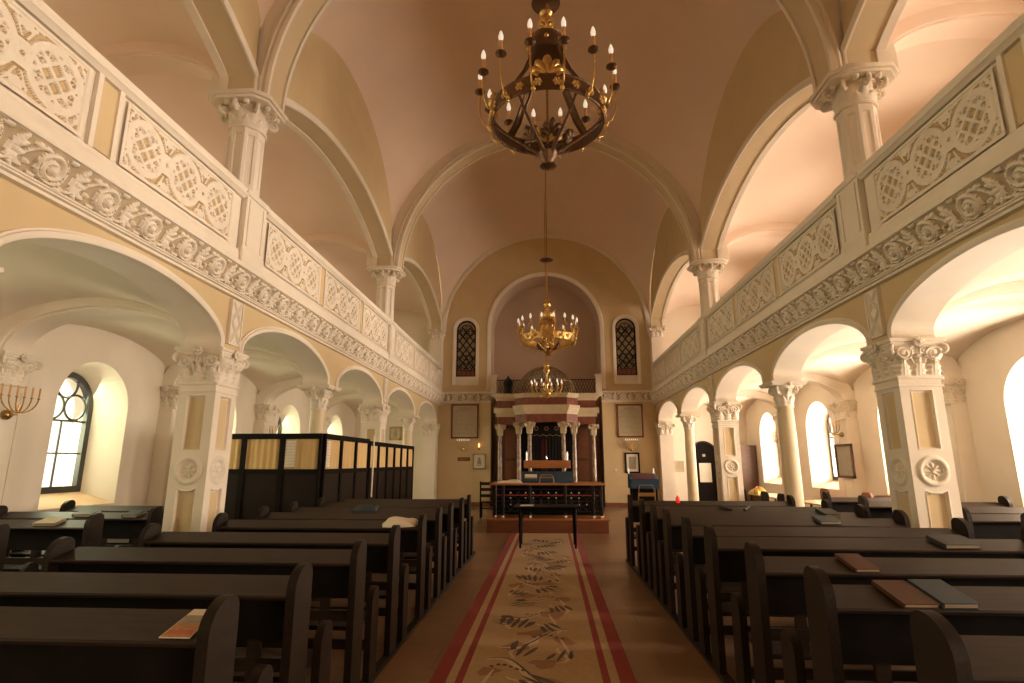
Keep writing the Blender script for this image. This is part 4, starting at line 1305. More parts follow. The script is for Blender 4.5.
# ================================================================== PEWS
def end_board(mb, x, y, w, h, t, base=0):
    # flat far edge, long rounded shoulder towards the near edge
    y0, y1 = y-w/2, y+w/2
    pts = [(y1, base), (y1, h-.10)]
    for k in range(1, 6): a = k/5*pi/2; pts.append((y1-.07+.07*cos(a), h-.07+.07*sin(a)))
    c = w-.07
    sh = .13
    for k in range(1, 11): a = pi/2+k/10*pi/2; pts.append((y1-.07+c*cos(a), h-sh+sh*sin(a)))
    pts.append((y0, base))
    mb.prism([p for p in pts][::-1], 'x', x-t/2, x+t/2)
def make_pew(s, xa, xb, y, label, group):
    ds = -.115 if s < 0 else .055
    zn = .945 if s < 0 else .965
    dy, dl, hl, hp = (-.135, .27, .69, 1.09) if s < 0 else (.035, .45, .73, 1.13)
    """xa aisle end, xb outer end (positive distances), s side"""
    root = thing('pew', label, 'pew', (s*(xa+xb)/2, y, 0), group)
    t = .05
    for x in (xa, xb):
        b = MB(); end_board(b, x, y+dy, .22, hp, t); b.mir(s); b.build('end_board', ['dark2'], root, 30, True)
        b = MB(); end_board(b, x, y+dl, .18, hl, t); b.mir(s); b.build('arm_post', ['dark2'], root, 30, True)
    b = MB(); b.prism([(y+ds-.120,zn-.025),(y+ds-.128,zn-.010),(y+ds-.122,zn),(y+ds+.125,zn+.058),(y+ds+.125,zn+.034)], 'x', xa+t/2, xb-t/2); b.mir(s); b.build('book_shelf', ['dark'], root, 30, True)
    b = MB(); b.box(xa+t/2, xb-t/2, y+ds-.03, y+ds-.005, .69, .955); b.mir(s); b.build('back_panel', ['black'], root, 0)
    b = MB(); b.box(xa+t/2, xb-t/2, y+ds-.035, y+ds, .54, .61)
    n = 5
    for k in range(n):
        x = xa+(xb-xa)*(k+.5)/n; b.box(x-.035, x+.035, y+ds-.030, y+ds-.005, .44, .70)
    b.mir(s); b.build('back_rail', ['dark'], root, 0)
    b = MB(); b.box(xa+t/2, xb-t/2, y+.0, y+.49, .435, .465, 0, .01); b.mir(s); b.build('seat', ['dark'], root)
    b = MB(); b.box(xa+t/2, xb-t/2, y+.36, y+.385, .20, .27); b.mir(s); b.build('stretcher', ['dark'], root, 0)
    return root
LY = [2.61, 3.40, 4.40, 5.39, 6.54, 7.51, 8.40, 9.46, 10.31]
RY = [2.18, 3.06, 3.96, 4.98, 5.80, 6.74, 7.55, 8.45, 9.64]
OY = [3.1, 4.15, 5.25, 6.40, 7.40, 8.50, 9.60, 10.8]
for s, Y in ((-1, LY), (1, RY)):
    p0 = None
    for i, y in enumerate(Y):
        lab = 'dark wooden pew %s of the carpet, %s row from the camera' % (SIDE[s], ORD[i])
        g = 'pews %s of the carpet' % SIDE[s]
        if p0 is None: p0 = make_pew(s, 1.37, 3.68 if s < 0 else 3.95, y, lab, g); x0 = p0.location.x
        else: dup(p0, (x0, y, 0), 0, lab)
    p0 = None
    for i, y in enumerate(OY):
        if s < 0 and y > 9.5: continue
        lab = 'dark wooden pew in the %s aisle by the windows, %s row from the camera' % (SIDE[s], ORD[i])
        g = 'pews in the %s aisle' % SIDE[s]
        if p0 is None: p0 = make_pew(s, 5.06, 7.22, y, lab, g); x0 = p0.location.x
        else: dup(p0, (x0, y, 0), 0, lab)
    mb = MB(); ya, yb = (Y[0]-.3, Y[-1]+.62)
    mb.box(1.335, 1.415, ya, yb, 0, .035, 0, .008); mb.mir(s)
    tag(mb.build('floor_runner', ['dark2'], None), 'dark wooden runner board on the floor under the pew ends %s of the carpet' % SIDE[s], 'runner')

# books and papers on the pews
tl = .2306
def shelf_z(y, row, s=1): return (.965+(y-(row-.07))*.2348) if s > 0 else (.945+(y-(row-.24))*.2348)
def on_shelf(name, label, x, row, w, d, h, key, rz=0, dy=0, **k):
    if dy == 0: dy = -.115 if x < 0 else .055
    zz = shelf_z(row+dy, row, -1 if x < 0 else 1)
    return book(name, label, x, row+dy, zz+.004, w, d, h, key, rz, tl, **k)
on_shelf('prayer_book', 'thin brown book on the second pew right of the carpet, left one of two', 1.79, 3.06, .165, .26, .022, 'bookbrown', .02)
on_shelf('prayer_book', 'thin slate blue book on the second pew right of the carpet', 1.97, 3.06, .165, .26, .028, 'bookblue', .02)
on_shelf('prayer_book', 'brown book on the third pew right of the carpet', 2.03, 3.96, .15, .25, .022, 'bookbrown', .03)
on_shelf('prayer_book', 'thick charcoal book on the outer end of the fourth pew right of the carpet', 3.32, 4.98, .28, .22, .034, 'bookdark', .05)
on_shelf('prayer_book', 'grey blue book on the sixth pew right of the carpet', 3.15, 6.74, .22, .2, .035, 'bookblue', .0)
on_shelf('prayer_book', 'dark folded book at the outer end of the seventh pew right of the carpet', 3.55, 7.55, .20, .22, .05, 'bookdark', .1)
def booklet(label, x, row, rz):
    root = thing('booklet', label, 'booklet', (x, row, shelf_z(row, 2.61, -1)))
    mt = Matrix.Translation((x, row, shelf_z(row, 2.61, -1)+.004)) @ Matrix.Rotation(rz, 4, 'Z') @ Matrix.Rotation(tl, 4, 'X')
    mb = MB(); mb.box(-.065, .065, -.115, .115, 0, .004, 0); mb.xf(mt).build('cover', ['paper'], root, 0)
    mb = MB(); mb.box(-.062, .062, -.112, -.01, .004, .0048, 0); mb.box(-.062, .062, -.01, .06, .004, .0048, 1); mb.box(-.05, .05, -.09, -.06, .0048, .0054, 2)
    mb.xf(mt).build('printed_picture', ['orangeprint', 'greyprint', 'redprint'], root, 0)
M['orangeprint'] = mat('orange_print', (.50, .25, .08), .5, var=.15, scale=40)
M['redprint'] = mat('red_print', (.5, .10, .04), .5)
booklet('colourful orange and grey booklet on the nearest pew left of the carpet', -1.50, 2.495, .0)
rumpled('cloth_bag', 'cream cloth bag lying at the aisle end of the fifth pew left of the carpet', 'bag', -1.62, 6.425, shelf_z(6.425, 6.54, -1)+.004, .38, .21, .065, 'cloth', .05, 5, None, .2348)
rumpled('dark_bag', 'dark blue grey bag lying on the seventh pew left of the carpet', 'bag', -2.62, 8.285, shelf_z(8.285, 8.40, -1)+.004, .36, .21, .08, 'bookblue', .08, 9, None, .2348)
for k, (x, row, sd, a) in enumerate(((2.55, 8.45, 0, .5), (2.85, 8.45, 0, -.6))):
    mb = MB(); mt = Matrix.Translation((x, row+.055, shelf_z(row+.055, row)+.006)) @ Matrix.Rotation(tl, 4, 'X') @ Matrix.Rotation(a, 4, 'Z')
    mb.box(-.02, .02, -.12, .11, 0, .03, 0, .008); mb.xf(mt)
    tag(mb.build('spectacle_case', ['bookdark'], None), ['dark narrow case lying askew on the eighth right pew, nearer the carpet', 'dark narrow case lying askew on the eighth right pew, nearer the columns'][k], 'case', 'narrow cases on the right pews')
def aisle_book(label, x, y, key, w=.2, d=.26, h=.04, rz=0): return on_shelf('prayer_book', label, x, y, w, d, h, key, rz)
aisle_book('pale open prayer book on the fourth left aisle pew near the pillar', -5.6, 6.40, 'parch', .24, .18, .03, .05)
aisle_book('dark thick book on the fifth left aisle pew below the window', -6.0, 7.40, 'bookdark', .24, .2, .04, .05)
aisle_book('grey book at the inner end of the fifth left aisle pew', -5.35, 7.40, 'bookblue', .2, .2, .035, -.05)
# red memorial lamp on the last pew
rl2 = thing('memorial_lamp', 'small red glass lamp standing on the last pew right of the carpet', 'lamp', (2.15, 9.70, .99))
mb = MB(); mb.lathe([(.028,.995),(.034,1.01),(.034,1.07),(.028,1.09)], 2.15, 9.70, 12); mb.build('glass', ['redglass'], rl2)
mb = MB(); mb.lathe([(.02,1.09),(.012,1.105),(.004,1.12)], 2.15, 9.70, 10); mb.build('cap', ['red'], rl2)

# ================================================================== SCREEN ON THE LEFT
def screen(label, p0, p1, n, hz, group, louvre=()):
    """panelled screen from p0 to p1 (x,y)"""
    a = Vector((*p0, 0)); b = Vector((*p1, 0)); d = (b-a).normalized(); nn = Vector((-d.y, d.x, 0)); L = (b-a).length
    root = thing('partition_screen', label, 'screen', ((p0[0]+p1[0])/2, (p0[1]+p1[1])/2, 0), group)
    def slab(s0, s1, z0, z1, th, key, name, off=0):
        c = a+d*((s0+s1)/2)+nn*off+Vector((0,0,(z0+z1)/2))
        mb = MB(); mb.obox(c, d, nn, (0,0,1), (s1-s0)/2, th/2, (z1-z0)/2); return mb.build(name, [key], root, 0)
    slab(0, L, hz-.10, hz, .06, 'black', 'top_rail'); slab(0, L, 1.44, 1.53, .06, 'black', 'middle_rail'); slab(0, L, 0, .12, .05, 'black', 'bottom_rail')
    for k in range(n+1):
        s0 = L*k/n; slab(max(0, s0-.045), min(L, s0+.045), 0, hz, .07, 'black', 'post')
    for k in range(n):
        s0, s1 = L*k/n+.045, L*(k+1)/n-.045
        slab(s0, s1, .12, 1.44, .025, 'dark2', 'lower_panel')
        mb = MB(); m_ = 30
        mb.grid(lambda u, v: a+d*(s0+(s1-s0)*u)+nn*(.010*sin(u*34))+Vector((0,0,1.53+(hz-1.63)*v)), m_, 2); mb.build('net_curtain', ['curt_och'], root, 180)
        if k in louvre:
            mb = MB()
            for j in range(9):
                z = 1.56+(hz-1.74)*j/8; c = a+d*(s0+.12)-nn*.03+Vector((0,0,z+.03))
                mb.obox(c, d, nn, (0,0,1), .09, .004, .022)
            mb.build('folded_slats', ['paper'], root, 0)
screen('dark wooden screen with ochre net curtains facing the pews on the left', (-6.20, 10.06), (-4.02, 10.0), 3, 2.16, 'screens of the left partition', (2,))
screen('dark wooden screen with ochre net curtains along the nave, near section on the left', (-4.0, 10.04), (-4.0, 12.6), 3, 2.16, 'screens of the left partition', (0,))
screen('dark wooden screen with ochre net curtains along the nave, far section on the left', (-4.0, 12.66), (-4.0, 16.9), 6, 2.12, 'screens of the left partition')
pw = thing('white_pole', 'slender white pole leaning at the joint of the two long screens', 'pole', (-3.88, 12.62, 0))
mb = MB(); mb.lathe([(.018,.9),(.018,2.22),(.008,2.25)], -3.88, 12.62, 10); mb.build('upper_tube', ['white'], pw)
mb = MB(); mb.lathe([(.12,0),(.12,.02),(.02,.04),(.018,.9)], -3.88, 12.62, 14); mb.build('stand', ['iron'], pw)

# ================================================================== RIGHT AISLE TABLES AND CHAIRS
def aisle_table(x0, x1, y0, y1, label):
    root = thing('aisle_table', label, 'table', ((x0+x1)/2, (y0+y1)/2, 0), 'tables in the right aisle')
    mb = MB(); mb.box(x0, x1, y0, y1, .735, .765, 0, .006); mb.build('table_top', ['sheen'], root)
    for x in (x0+.06, x1-.06):
        for y in (y0+.08, y1-.08):
            b = MB(); b.box(x-.02, x+.02, y-.02, y+.02, 0, .735); b.build('leg', ['iron'], root)
aisle_table(5.85, 6.65, 12.35, 14.45, 'light topped table by the right windows, nearer of the two'); aisle_table(5.85, 6.65, 14.9, 17.3, 'light topped table by the right windows, farther of the two')
def make_chair(key, label):
    root = thing('conference_chair', label, 'chair', (0,0,0), 'chairs in the right aisle')
    mb = MB()
    mb.grid(lambda a, b: (-.21+.42*a, -.24-.03*sin(pi*b)+.05*(abs(a-.5)*2)**2, .52+.44*b), 10, 8)
    def rr(u, v):
        return u, v
    mb = MB(); pts = []
    w, z0, z1, r = .22, .52, .98, .12
    for (cx, cz, a0) in ((w-r, z1-r, 0), (-w+r, z1-r, pi/2), (-w+.05, z0+.05, pi), (w-.05, z0+.05, 3*pi/2)):
        rad = r if cz > .7 else .05
        for k in range(7): a = a0+k/6*pi/2; pts.append((cx+rad*cos(a), cz+rad*sin(a)))
    mb.prism(pts, 'y', -.255, -.215); mb.build('backrest', [key], root, 30, True)
    mb = MB(); mb.box(-.22, .22, -.2, .22, .43, .48, 0, .02); mb.build('seat', [key], root)
    for s in (-1, 1):
        mb = MB(); mb.tube([(s*.20,-.26,0),(s*.20,-.24,.44),(s*.20,-.262,.60),(s*.16,-.262,.75)], .012, 8); mb.build('back_leg', ['chrome'], root, 50)
        mb = MB(); mb.tube([(s*.20,.20,0),(s*.20,.18,.44),(s*.20,-.20,.44)], .012, 8); mb.build('leg', ['chrome'], root, 50)
    return root
CH = [(5.35, 16.6, -pi/2, 'black'), (5.35, 15.5, -pi/2, 'black'), (5.35, 14.0, -pi/2, 'black'), (5.35, 13.0, -pi/2, 'black'), (7.0, 13.6, pi/2, 'brn'), (7.05, 15.7, pi/2, 'brn'), (6.9, 12.2, 3.0, 'brn')]
cb_, cn_ = None, None
LABC = ['black rounded chair at the far table by the right windows, farther one', 'black rounded chair at the far table by the right windows, nearer one', 'black rounded chair at the near table by the right windows, farther one',
        'black rounded chair at the near table by the right windows, nearer one', 'brown upholstered chair on the window side of the near table', 'brown upholstered chair on the window side of the far table', 'brown upholstered chair with rounded back behind the last right aisle pew']
for (x, y, rz, k), lab in zip(CH, LABC):
    if k == 'black':
        if cb_ is None: cb_ = make_chair('black', lab); cb_.location = (x, y, 0); cb_.rotation_euler = (0,0,rz)
        else: dup(cb_, (x, y, 0), rz, lab)
    else:
        if cn_ is None: cn_ = make_chair('chairseat', lab); cn_.location = (x, y, 0); cn_.rotation_euler = (0,0,rz)
        else: dup(cn_, (x, y, 0), rz, lab)
jk = rumpled('folded_jacket', 'yellow green jacket thrown over the far end of the far aisle table', 'jacket', 6.02, 16.95, .766, .34, .46, .20, 'yellow', .2, 4)
mb = MB(); mb.tube([(5.86+.03*k, 16.80+.022*k, .785+.19*sin(pi*k/8)**.7) for k in range(9)], .016, 8); tag(mb.build('red_scarf', ['red'], None, 60), 'red scarf lying across the yellow green jacket', 'scarf')
for i, (x, y, sx) in enumerate(((6.2, 15.4, .3), (6.2, 13.2, .3))):
    mb = MB(); mb.box(x-.11, x+.11, y-.15, y+.15, .766, .772); tag(mb.build('paper_sheet', ['paper'], None, 0), 'white paper on the %s aisle table by the right windows' % ['farther', 'nearer'][i], 'paper')
bc = thing('bookcase', 'tall dark bookcase against the window wall in the far right aisle', 'bookcase', (7.3, 21.5, 0))
mb = MB()
for y in (21.20, 21.85): mb.box(6.98, 7.58, y-.02, y+.02, 0, 2.25)
mb.box(7.55, 7.58, 21.20, 21.85, 0, 2.25)
mb.build('case', ['brownwood'], bc)
for z in (.1, .55, 1.0, 1.45, 1.9, 2.23):
    b = MB(); b.box(6.99, 7.56, 21.21, 21.84, z-.012, z+.012); b.build('shelf', ['brownwood'], bc)

# ================================================================== CHANDELIERS
def palmette(mb, c, rad, h, lean=.0, mi=0):
    """standing leaf crest at point c, facing direction rad"""
    c = Vector(c); rad = Vector(rad).normalized(); t = Vector((-rad.y, rad.x, 0)); up = (Vector((0,0,1))+rad*lean).normalized()
    for k in range(-2, 3):
        a = k*.55; d = up*cos(a)+t*sin(a)
        l = h*(1-.14*abs(k)); mb.tube([c+d*l*q for q in (.15,.4,.65,.85,1)], [.016,.04*h/.3,.058*h/.3,.05*h/.3,.012], 6, mi)
    for sg in (-1, 1):
        pts = [c+t*(sg*(.35*h+.18*h*cos(q)))+up*(.16*h+.18*h*sin(q)) for q in [i*.5-1.6 for i in range(11)]]
        mb.tube(pts, .016*h/.3+.004, 5, mi)
def chandelier(label, cy, zr, R, Rc, n, ztop, keys, cup_dz=.56, k=1.0, drum_z=1.15, disc_z=2.02, cx=.085, hd=1.0):
    root = thing('chandelier', label, 'chandelier', (cx, cy, zr))
    band, arm, cupk = keys
    def P(a, r, z): return (cx+r*cos(a), cy+r*sin(a), z)
    bh = .21*k
    mb = MB(); mb.lathe([(R,zr),(R+.012,zr+.012),(R+.02,zr+bh-.012),(R+.02,zr+bh),(R,zr+bh),(R-.012,zr+bh*.5),(R-.008,zr),(R,zr)], cx, cy, 64, 0, 0, False); mb.build('ring_band', [band], root, 40)
    for z in (zr, zr+bh):
        mb = MB(); mb.tube([P(2*pi*q/64, R+.012, z) for q in range(64)], .017*k, 6, 0, True); mb.build('ring_moulding', [band], root, 60)
    nr = 20; r0 = None
    mb = MB(); mb.sphere((0,0,0), .028*k, 0, 8, 6)
    for q in range(6): a = 2*pi*q/6; mb.sphere((0, .042*k*cos(a), .042*k*sin(a)), .022*k, 0, 6, 4)
    for q in range(nr):
        a = 2*pi*(q+.5)/nr-pi/2
        if r0 is None: r0 = mb.build('rosette', ['brass'], None, 60); o = r0
        else: o = r0.copy(); COL.objects.link(o)
        o.parent = root; o.location = Vector(P(a, R+.025, zr+bh*.5))-root.location; o.rotation_euler = (0,0,a)
    # candle arms
    arm0 = None
    for q in range(n):
        a = 2*pi*(q+.5)/n-pi/2
        if arm0 is None:
            zc = zr+cup_dz*k
            A = MB(); d = Rc-R
            pts = [(R+.02, zr+.07*k), (R+d*.30, zr+.01*k), (R+d*.65, zr+.04*k), (R+d*.92, zr+.17*k), (Rc, zr+.33*k), (Rc, zc)]
            sm = []
            for i in range(len(pts)-1):
                for t in (0, .33, .66): sm.append((pts[i][0]+(pts[i+1][0]-pts[i][0])*t, pts[i][1]+(pts[i+1][1]-pts[i][1])*t))
            sm.append(pts[-1])
            A.tube([(x, 0, z-zr) for x, z in sm], .013*k, 6)
            A.sphere((R+d*.25, 0, .0), .034*k, 0, 10, 8); A.sphere((R+d*.25, 0, -.045*k), .02*k, 0, 8, 6)
            A.sphere((Rc, 0, cup_dz*k*.72), .020*k, 0, 8, 6)
            arm0 = A.build('candle_arm', [arm], None, 60); o = arm0
            c = MB(); c.lathe([(.010*k,cup_dz*k-.05*k),(.05*k,cup_dz*k-.015*k),(.078*k,cup_dz*k+.01*k),(.074*k,cup_dz*k+.028*k),(.03*k,cup_dz*k+.02*k),(.026*k,cup_dz*k+.05*k)], Rc, 0, 14); co = c.build('drip_cup', [cupk], None, 50); co.parent = arm0
            c = MB(); c.lathe([(.024*k,cup_dz*k+.03*k),(.024*k,cup_dz*k+.21*k)], Rc, 0, 10); co = c.build('candle_tube', ['candle'], None, 50); co.parent = arm0
            c = MB(); c.lathe([(.012*k,cup_dz*k+.205*k),(.033*k,cup_dz*k+.245*k),(.034*k,cup_dz*k+.285*k),(.020*k,cup_dz*k+.34*k),(.004*k,cup_dz*k+.375*k)], Rc, 0, 12); co = c.build('bulb', ['bulb'], None, 60); co.parent = arm0
        else:
            o = arm0.copy(); COL.objects.link(o)
            for ch in [x for x in COL.objects if x.parent == arm0]:
                cc = ch.copy(); COL.objects.link(cc); cc.parent = o
        o.parent = root; o.location = (0, 0, 0); o.rotation_euler = (0, 0, a)
    # basket ribs and hub
    nb = 6
    for q in range(nb):
        a = 2*pi*q/nb
        mb = MB(); mb.tube([P(a, R-.02, zr+.05), P(a, R*.80, zr-.10*k*hd), P(a, R*.55, zr-.24*k*hd), P(a, R*.32, zr-.36*k*hd), P(a, .10*k, zr-.46*k*hd)], [.016*k,.018*k,.022*k,.026*k,.03*k], 6); mb.build('basket_rib', [cupk], root, 60)
    for q in range(5):
        a = 2*pi*q/5-pi/2+.2
        mb = MB(); palmette(mb, P(a, R*.30, zr-.33*k*hd), (cos(a), sin(a), 0), .25*k, .5); mb.build('leaf_crest', [cupk if q in (0,) else 'bronze'], root, 60)
    mb = MB(); mb.lathe([(.01*k,zr-.70*k*hd),(.05*k,zr-.68*k*hd),(.12*k,zr-.655*k*hd),(.12*k,zr-.64*k*hd),(.04*k,zr-.62*k*hd),(.06*k,zr-.58*k*hd),(.10*k,zr-.53*k*hd),(.14*k,zr-.45*k*hd),(.13*k,zr-.38*k*hd),(.07*k,zr-.34*k*hd),(.02*k,zr-.33*k*hd)], cx, cy, 8); mb.build('hub', ['bronze' if band == 'bronze' else 'brass_dull'], root, 30)
    mb = MB(); mb.tube([(cx, cy, zr-.36*k*hd), (cx, cy, zr+drum_z*k)], .018*k, 8); mb.build('centre_rod', ['brass_dull'], root, 60)
    # crests standing on the ring
    for q in range(4):
        a = 2*pi*q/4-pi/2
        mb = MB(); palmette(mb, P(a, R, zr+bh), (cos(a), sin(a), 0), .34*k, -.15); mb.build('ring_crest', ['brass'], root, 60)
    # straps from drum to ring
    zd = zr+drum_z*k; rd_ = .26*k
    for q in range(4):
        a = 2*pi*q/4-pi/4
        t = Vector((-sin(a), cos(a), 0))
        pts = [(rd_, zd), (rd_*1.15, zd-.18*k), (rd_*1.6, zd-.45*k), (R*.80, zr+bh+.14*k), (R, zr+bh)]
        mb = MB(); 
        for sg in (-1, 1): mb.tube([Vector(P(a, r, z))+t*sg*.045*k for r, z in pts], .020*k, 6)
        vs = []
        for r, z in pts: vs += [Vector(P(a, r, z))-t*.05*k, Vector(P(a, r, z))+t*.05*k]
        mb.add(vs, [(2*i, 2*i+1, 2*i+3, 2*i+2) for i in range(len(pts)-1)]); mb.build('strap', [cupk if band == 'bronze' else arm], root, 50)
    mb = MB(); mb.lathe([(rd_*.98,zd-.02*k),(rd_*1.06,zd),(rd_,zd+.03*k),(rd_,zd+.20*k),(rd_*1.06,zd+.23*k),(rd_*.9,zd+.26*k),(rd_*.55,zd+.33*k),(rd_*.3,zd+.40*k)], cx, cy, 28); mb.build('drum', [band], root, 40)
    for q in range(8):
        a = 2*pi*q/8-pi/2; mb = MB(); mb.sphere(P(a, rd_+.005, zd+.115*k), .036*k, 0, 8, 6, .9); mb.build('drum_rosette', ['brass'], root, 60)
    for q in range(4):
        a = 2*pi*q/4; mb = MB(); palmette(mb, P(a, rd_*.85, zd+.24*k), (cos(a), sin(a), 0), .16*k, .25); mb.build('drum_crest', ['brass'], root, 60)
    zt = zr+disc_z*k
    st = [(.05,zd+.36*k),(.10*k,zd+.41*k),(.07*k,zd+.45*k),(.115*k,zd+.51*k),(.12*k,zd+.57*k),(.065*k,zd+.62*k),(.06*k,zd+.67*k),(.10*k,zd+.71*k),(.05*k,zd+.75*k),(.022*k,zd+.80*k),(.018*k,zt-.06)]
    mb = MB(); mb.lathe(st, cx, cy, 16); mb.build('baluster_stem', ['brass'], root, 50)
    mb = MB(); mb.lathe([(.03,zt-.06),(.07*k,zt-.03),(.21*k,zt),(.22*k,zt+.02),(.12*k,zt+.035),(.03,zt+.06)], cx, cy, 24); mb.build('canopy_disc', ['bronze'], root, 40)
    mb = MB(); mb.tube([(cx, cy, zt+.05), (cx, cy, ztop)], .016, 8); mb.build('rod', ['brass_dull'], root, 50)
    return root
chandelier('great bronze and brass ring chandelier with fourteen candle lamps hanging nearest the camera', 7.2, 6.37, .79, .98, 14, 10.53, ('bronze', 'brass', 'bronze'))
chandelier('golden brass ring chandelier hanging before the niche in the middle of the nave', 18.15, 5.50, .87, .98, 16, 12.0, ('brass', 'brass', 'brass'), .41, 1.05, .70, 2.75, hd=.62)
# small chandelier before the ark
def small_chandelier(label, cx, cy, zr, R, n, ztop):
    root = thing('small_chandelier', label, 'chandelier', (cx, cy, zr))
    mb = MB(); mb.lathe([(.01,zr-.22),(.04,zr-.20),(.07,zr-.14),(.14,zr-.08),(.15,zr-.02),(.06,zr+.04),(.05,zr+.25),(.09,zr+.32),(.05,zr+.40),(.03,zr+.62),(.10,zr+.70),(.13,zr+.78),(.08,zr+.85),(.10,zr+.95),(.03,zr+1.02),(.016,zr+1.1)], cx, cy, 16); mb.build('stem', ['brass'], root, 50)
    mb = MB(); mb.tube([(cx,cy,zr+1.08),(cx,cy,ztop)], .012, 8); mb.build('rod', ['brass_dull'], root, 50)
    arm0 = None
    for q in range(n):
        a = 2*pi*q/n+.2
        if arm0 is None:
            A = MB(); pts = [(.06+ (R-.06)*t, -.04-.13*sin(pi*t*.9)+.20*t**3) for t in [i/12 for i in range(13)]]
            A.tube([(x, 0, z) for x, z in pts], .012, 6); A.lathe([(.01,.14),(.05,.17),(.045,.185),(.02,.18),(.02,.21)], R, 0, 12)
            arm0 = A.build('candle_arm', ['brass'], None, 60); o = arm0
            c = MB(); c.lathe([(.018,.19),(.018,.30)], R, 0, 10); x = c.build('candle_tube', ['candle'], None, 60); x.parent = arm0
            c = MB(); c.lathe([(.012,.295),(.028,.33),(.028,.36),(.004,.43)], R, 0, 10); x = c.build('bulb', ['bulb'], None, 60); x.parent = arm0
        else:
            o = arm0.copy(); COL.objects.link(o)
            for ch in [x for x in COL.objects if x.parent == arm0]:
                cc = ch.copy(); COL.objects.link(cc); cc.parent = o
        o.parent = root; o.location = (0,0,0); o.rotation_euler = (0,0,a)
    for q in range(6):
        a = 2*pi*q/6; mb = MB(); palmette(mb, (cx+.12*cos(a), cy+.12*sin(a), zr-.02), (cos(a), sin(a), 0), .18, .7); mb.build('leaf_crest', ['brass'], root, 60)
small_chandelier('small golden branched chandelier hanging in front of the ark dome', .03, 19.42, 4.02, .54, 12, 11.5)

# ================================================================== WALL LIGHTS
def sconce(label, p, nrm, n, w, key='brass_dull', bulbs=True, boss=.06, name='wall_candelabrum', out=.12, h=.26, cand=.09):
    p = Vector(p); nrm = Vector(nrm); t = Vector((-nrm.y, nrm.x, 0)); up = Vector((0,0,1))
    root = thing(name, label, 'candelabrum', p, None)
    mb = MB(); 
    for k in range(14):
        pass
    mb.sphere(p+nrm*.02, boss, 0, 14, 10); mb.sphere(p+nrm*(.02+boss), boss*.4, 0, 8, 6); mb.build('wall_boss', [key], root, 60)
    mb = MB(); mb.tube([p+nrm*.02, p+nrm*out, p+nrm*out+up*h*.55], .011, 6); mb.build('bracket', [key], root, 60)
    for k in range(n):
        u = (k-(n-1)/2)/max(1, (n-1)/2)*w/2 if n > 1 else 0
        base = p+nrm*out
        tip = base+t*u+up*h
        mb = MB()
        mb.tube([base+up*h*.1]+[base+t*(u*sin(q*pi/2/6))+up*(h*.1+(h*.9)*(1-cos(q*pi/2/6))) for q in range(1, 7)], .009, 6)
        mb.sphere(tip, .02, 0, 8, 6, .6); a = mb.build('branch', [key], root, 60)
        mb = MB(); mb.lathe([(.011,tip.z),(.011,tip.z+cand)], tip.x, tip.y, 8); mb.build('candle_tube', ['candle'], a, 60)
        if bulbs:
            mb = MB(); mb.lathe([(.008,tip.z+cand),(.018,tip.z+cand+.025),(.003,tip.z+cand+.065)], tip.x, tip.y, 8); mb.build('bulb', ['bulb'], a, 60)
    return root
for s in (-1, 1):
    sconce('seven branched brass wall lamp below the large framed text %s of the ark' % SIDE[s], (s*3.24, YB-.01, 2.12), (0,-1,0), 7, .44, 'brass', True, .05)
sconce('dark brass wall candelabrum on the near left wall pilaster', (-7.32, 7.2, 2.28), (1,0,0), 6, .56, 'brass_dull', False, .07, out=.18, h=.24, cand=.15)
sconce('brass wall candelabrum showing above the screen on the left', (-7.32, 14.5, 2.26), (1,0,0), 5, .60, 'brass_dull', False, .06, out=.2, h=.2, cand=.12)
sconce('brass wall candelabrum above the framed text in the right aisle', (7.32, 14.5, 2.32), (-1,0,0), 5, .60, 'brass_dull', False, .06, out=.2, h=.2, cand=.12)
sconce('brass wall candelabrum on the farthest right aisle pilaster', (7.32, 18.15, 2.25), (-1,0,0), 5, .60, 'brass_dull', False, .06, out=.2, h=.2, cand=.12)
lm = thing('wall_lamp', 'single glowing candle lamp on the end wall left of the ark', 'lamp', (-2.62, YB, 2.16))
mb = MB(); mb.sphere((-2.62, YB-.02, 2.16), .04, 0, 10, 8); mb.tube([(-2.62,YB-.02,2.16),(-2.62,YB-.09,2.17),(-2.62,YB-.09,2.22)], .012, 6); mb.build('bracket', ['brass_dull'], lm, 60)
mb = MB(); mb.lathe([(.015,2.22),(.026,2.27),(.022,2.32),(.004,2.38)], -2.62, YB-.09, 10); mb.build('bulb', ['flame'], lm, 60)
pq = thing('name_plaque', 'small brass plaque under the wall lamp left of the ark', 'plaque', (-3.22, YB-.015, 1.78))
mb = MB(); mb.box(-3.46, -2.98, YB-.02, YB+.004, 1.70, 1.84, 0, .005); mb.build('plate', ['redwood'], pq)
mb = MB()
for r in range(2):
    for k in range(14): mb.box(-3.42+k*.029, -3.42+k*.029+.018, YB-.024, YB-.019, 1.735+r*.05, 1.758+r*.05)
mb.build('lettering', ['goldtrim'], pq, 0)

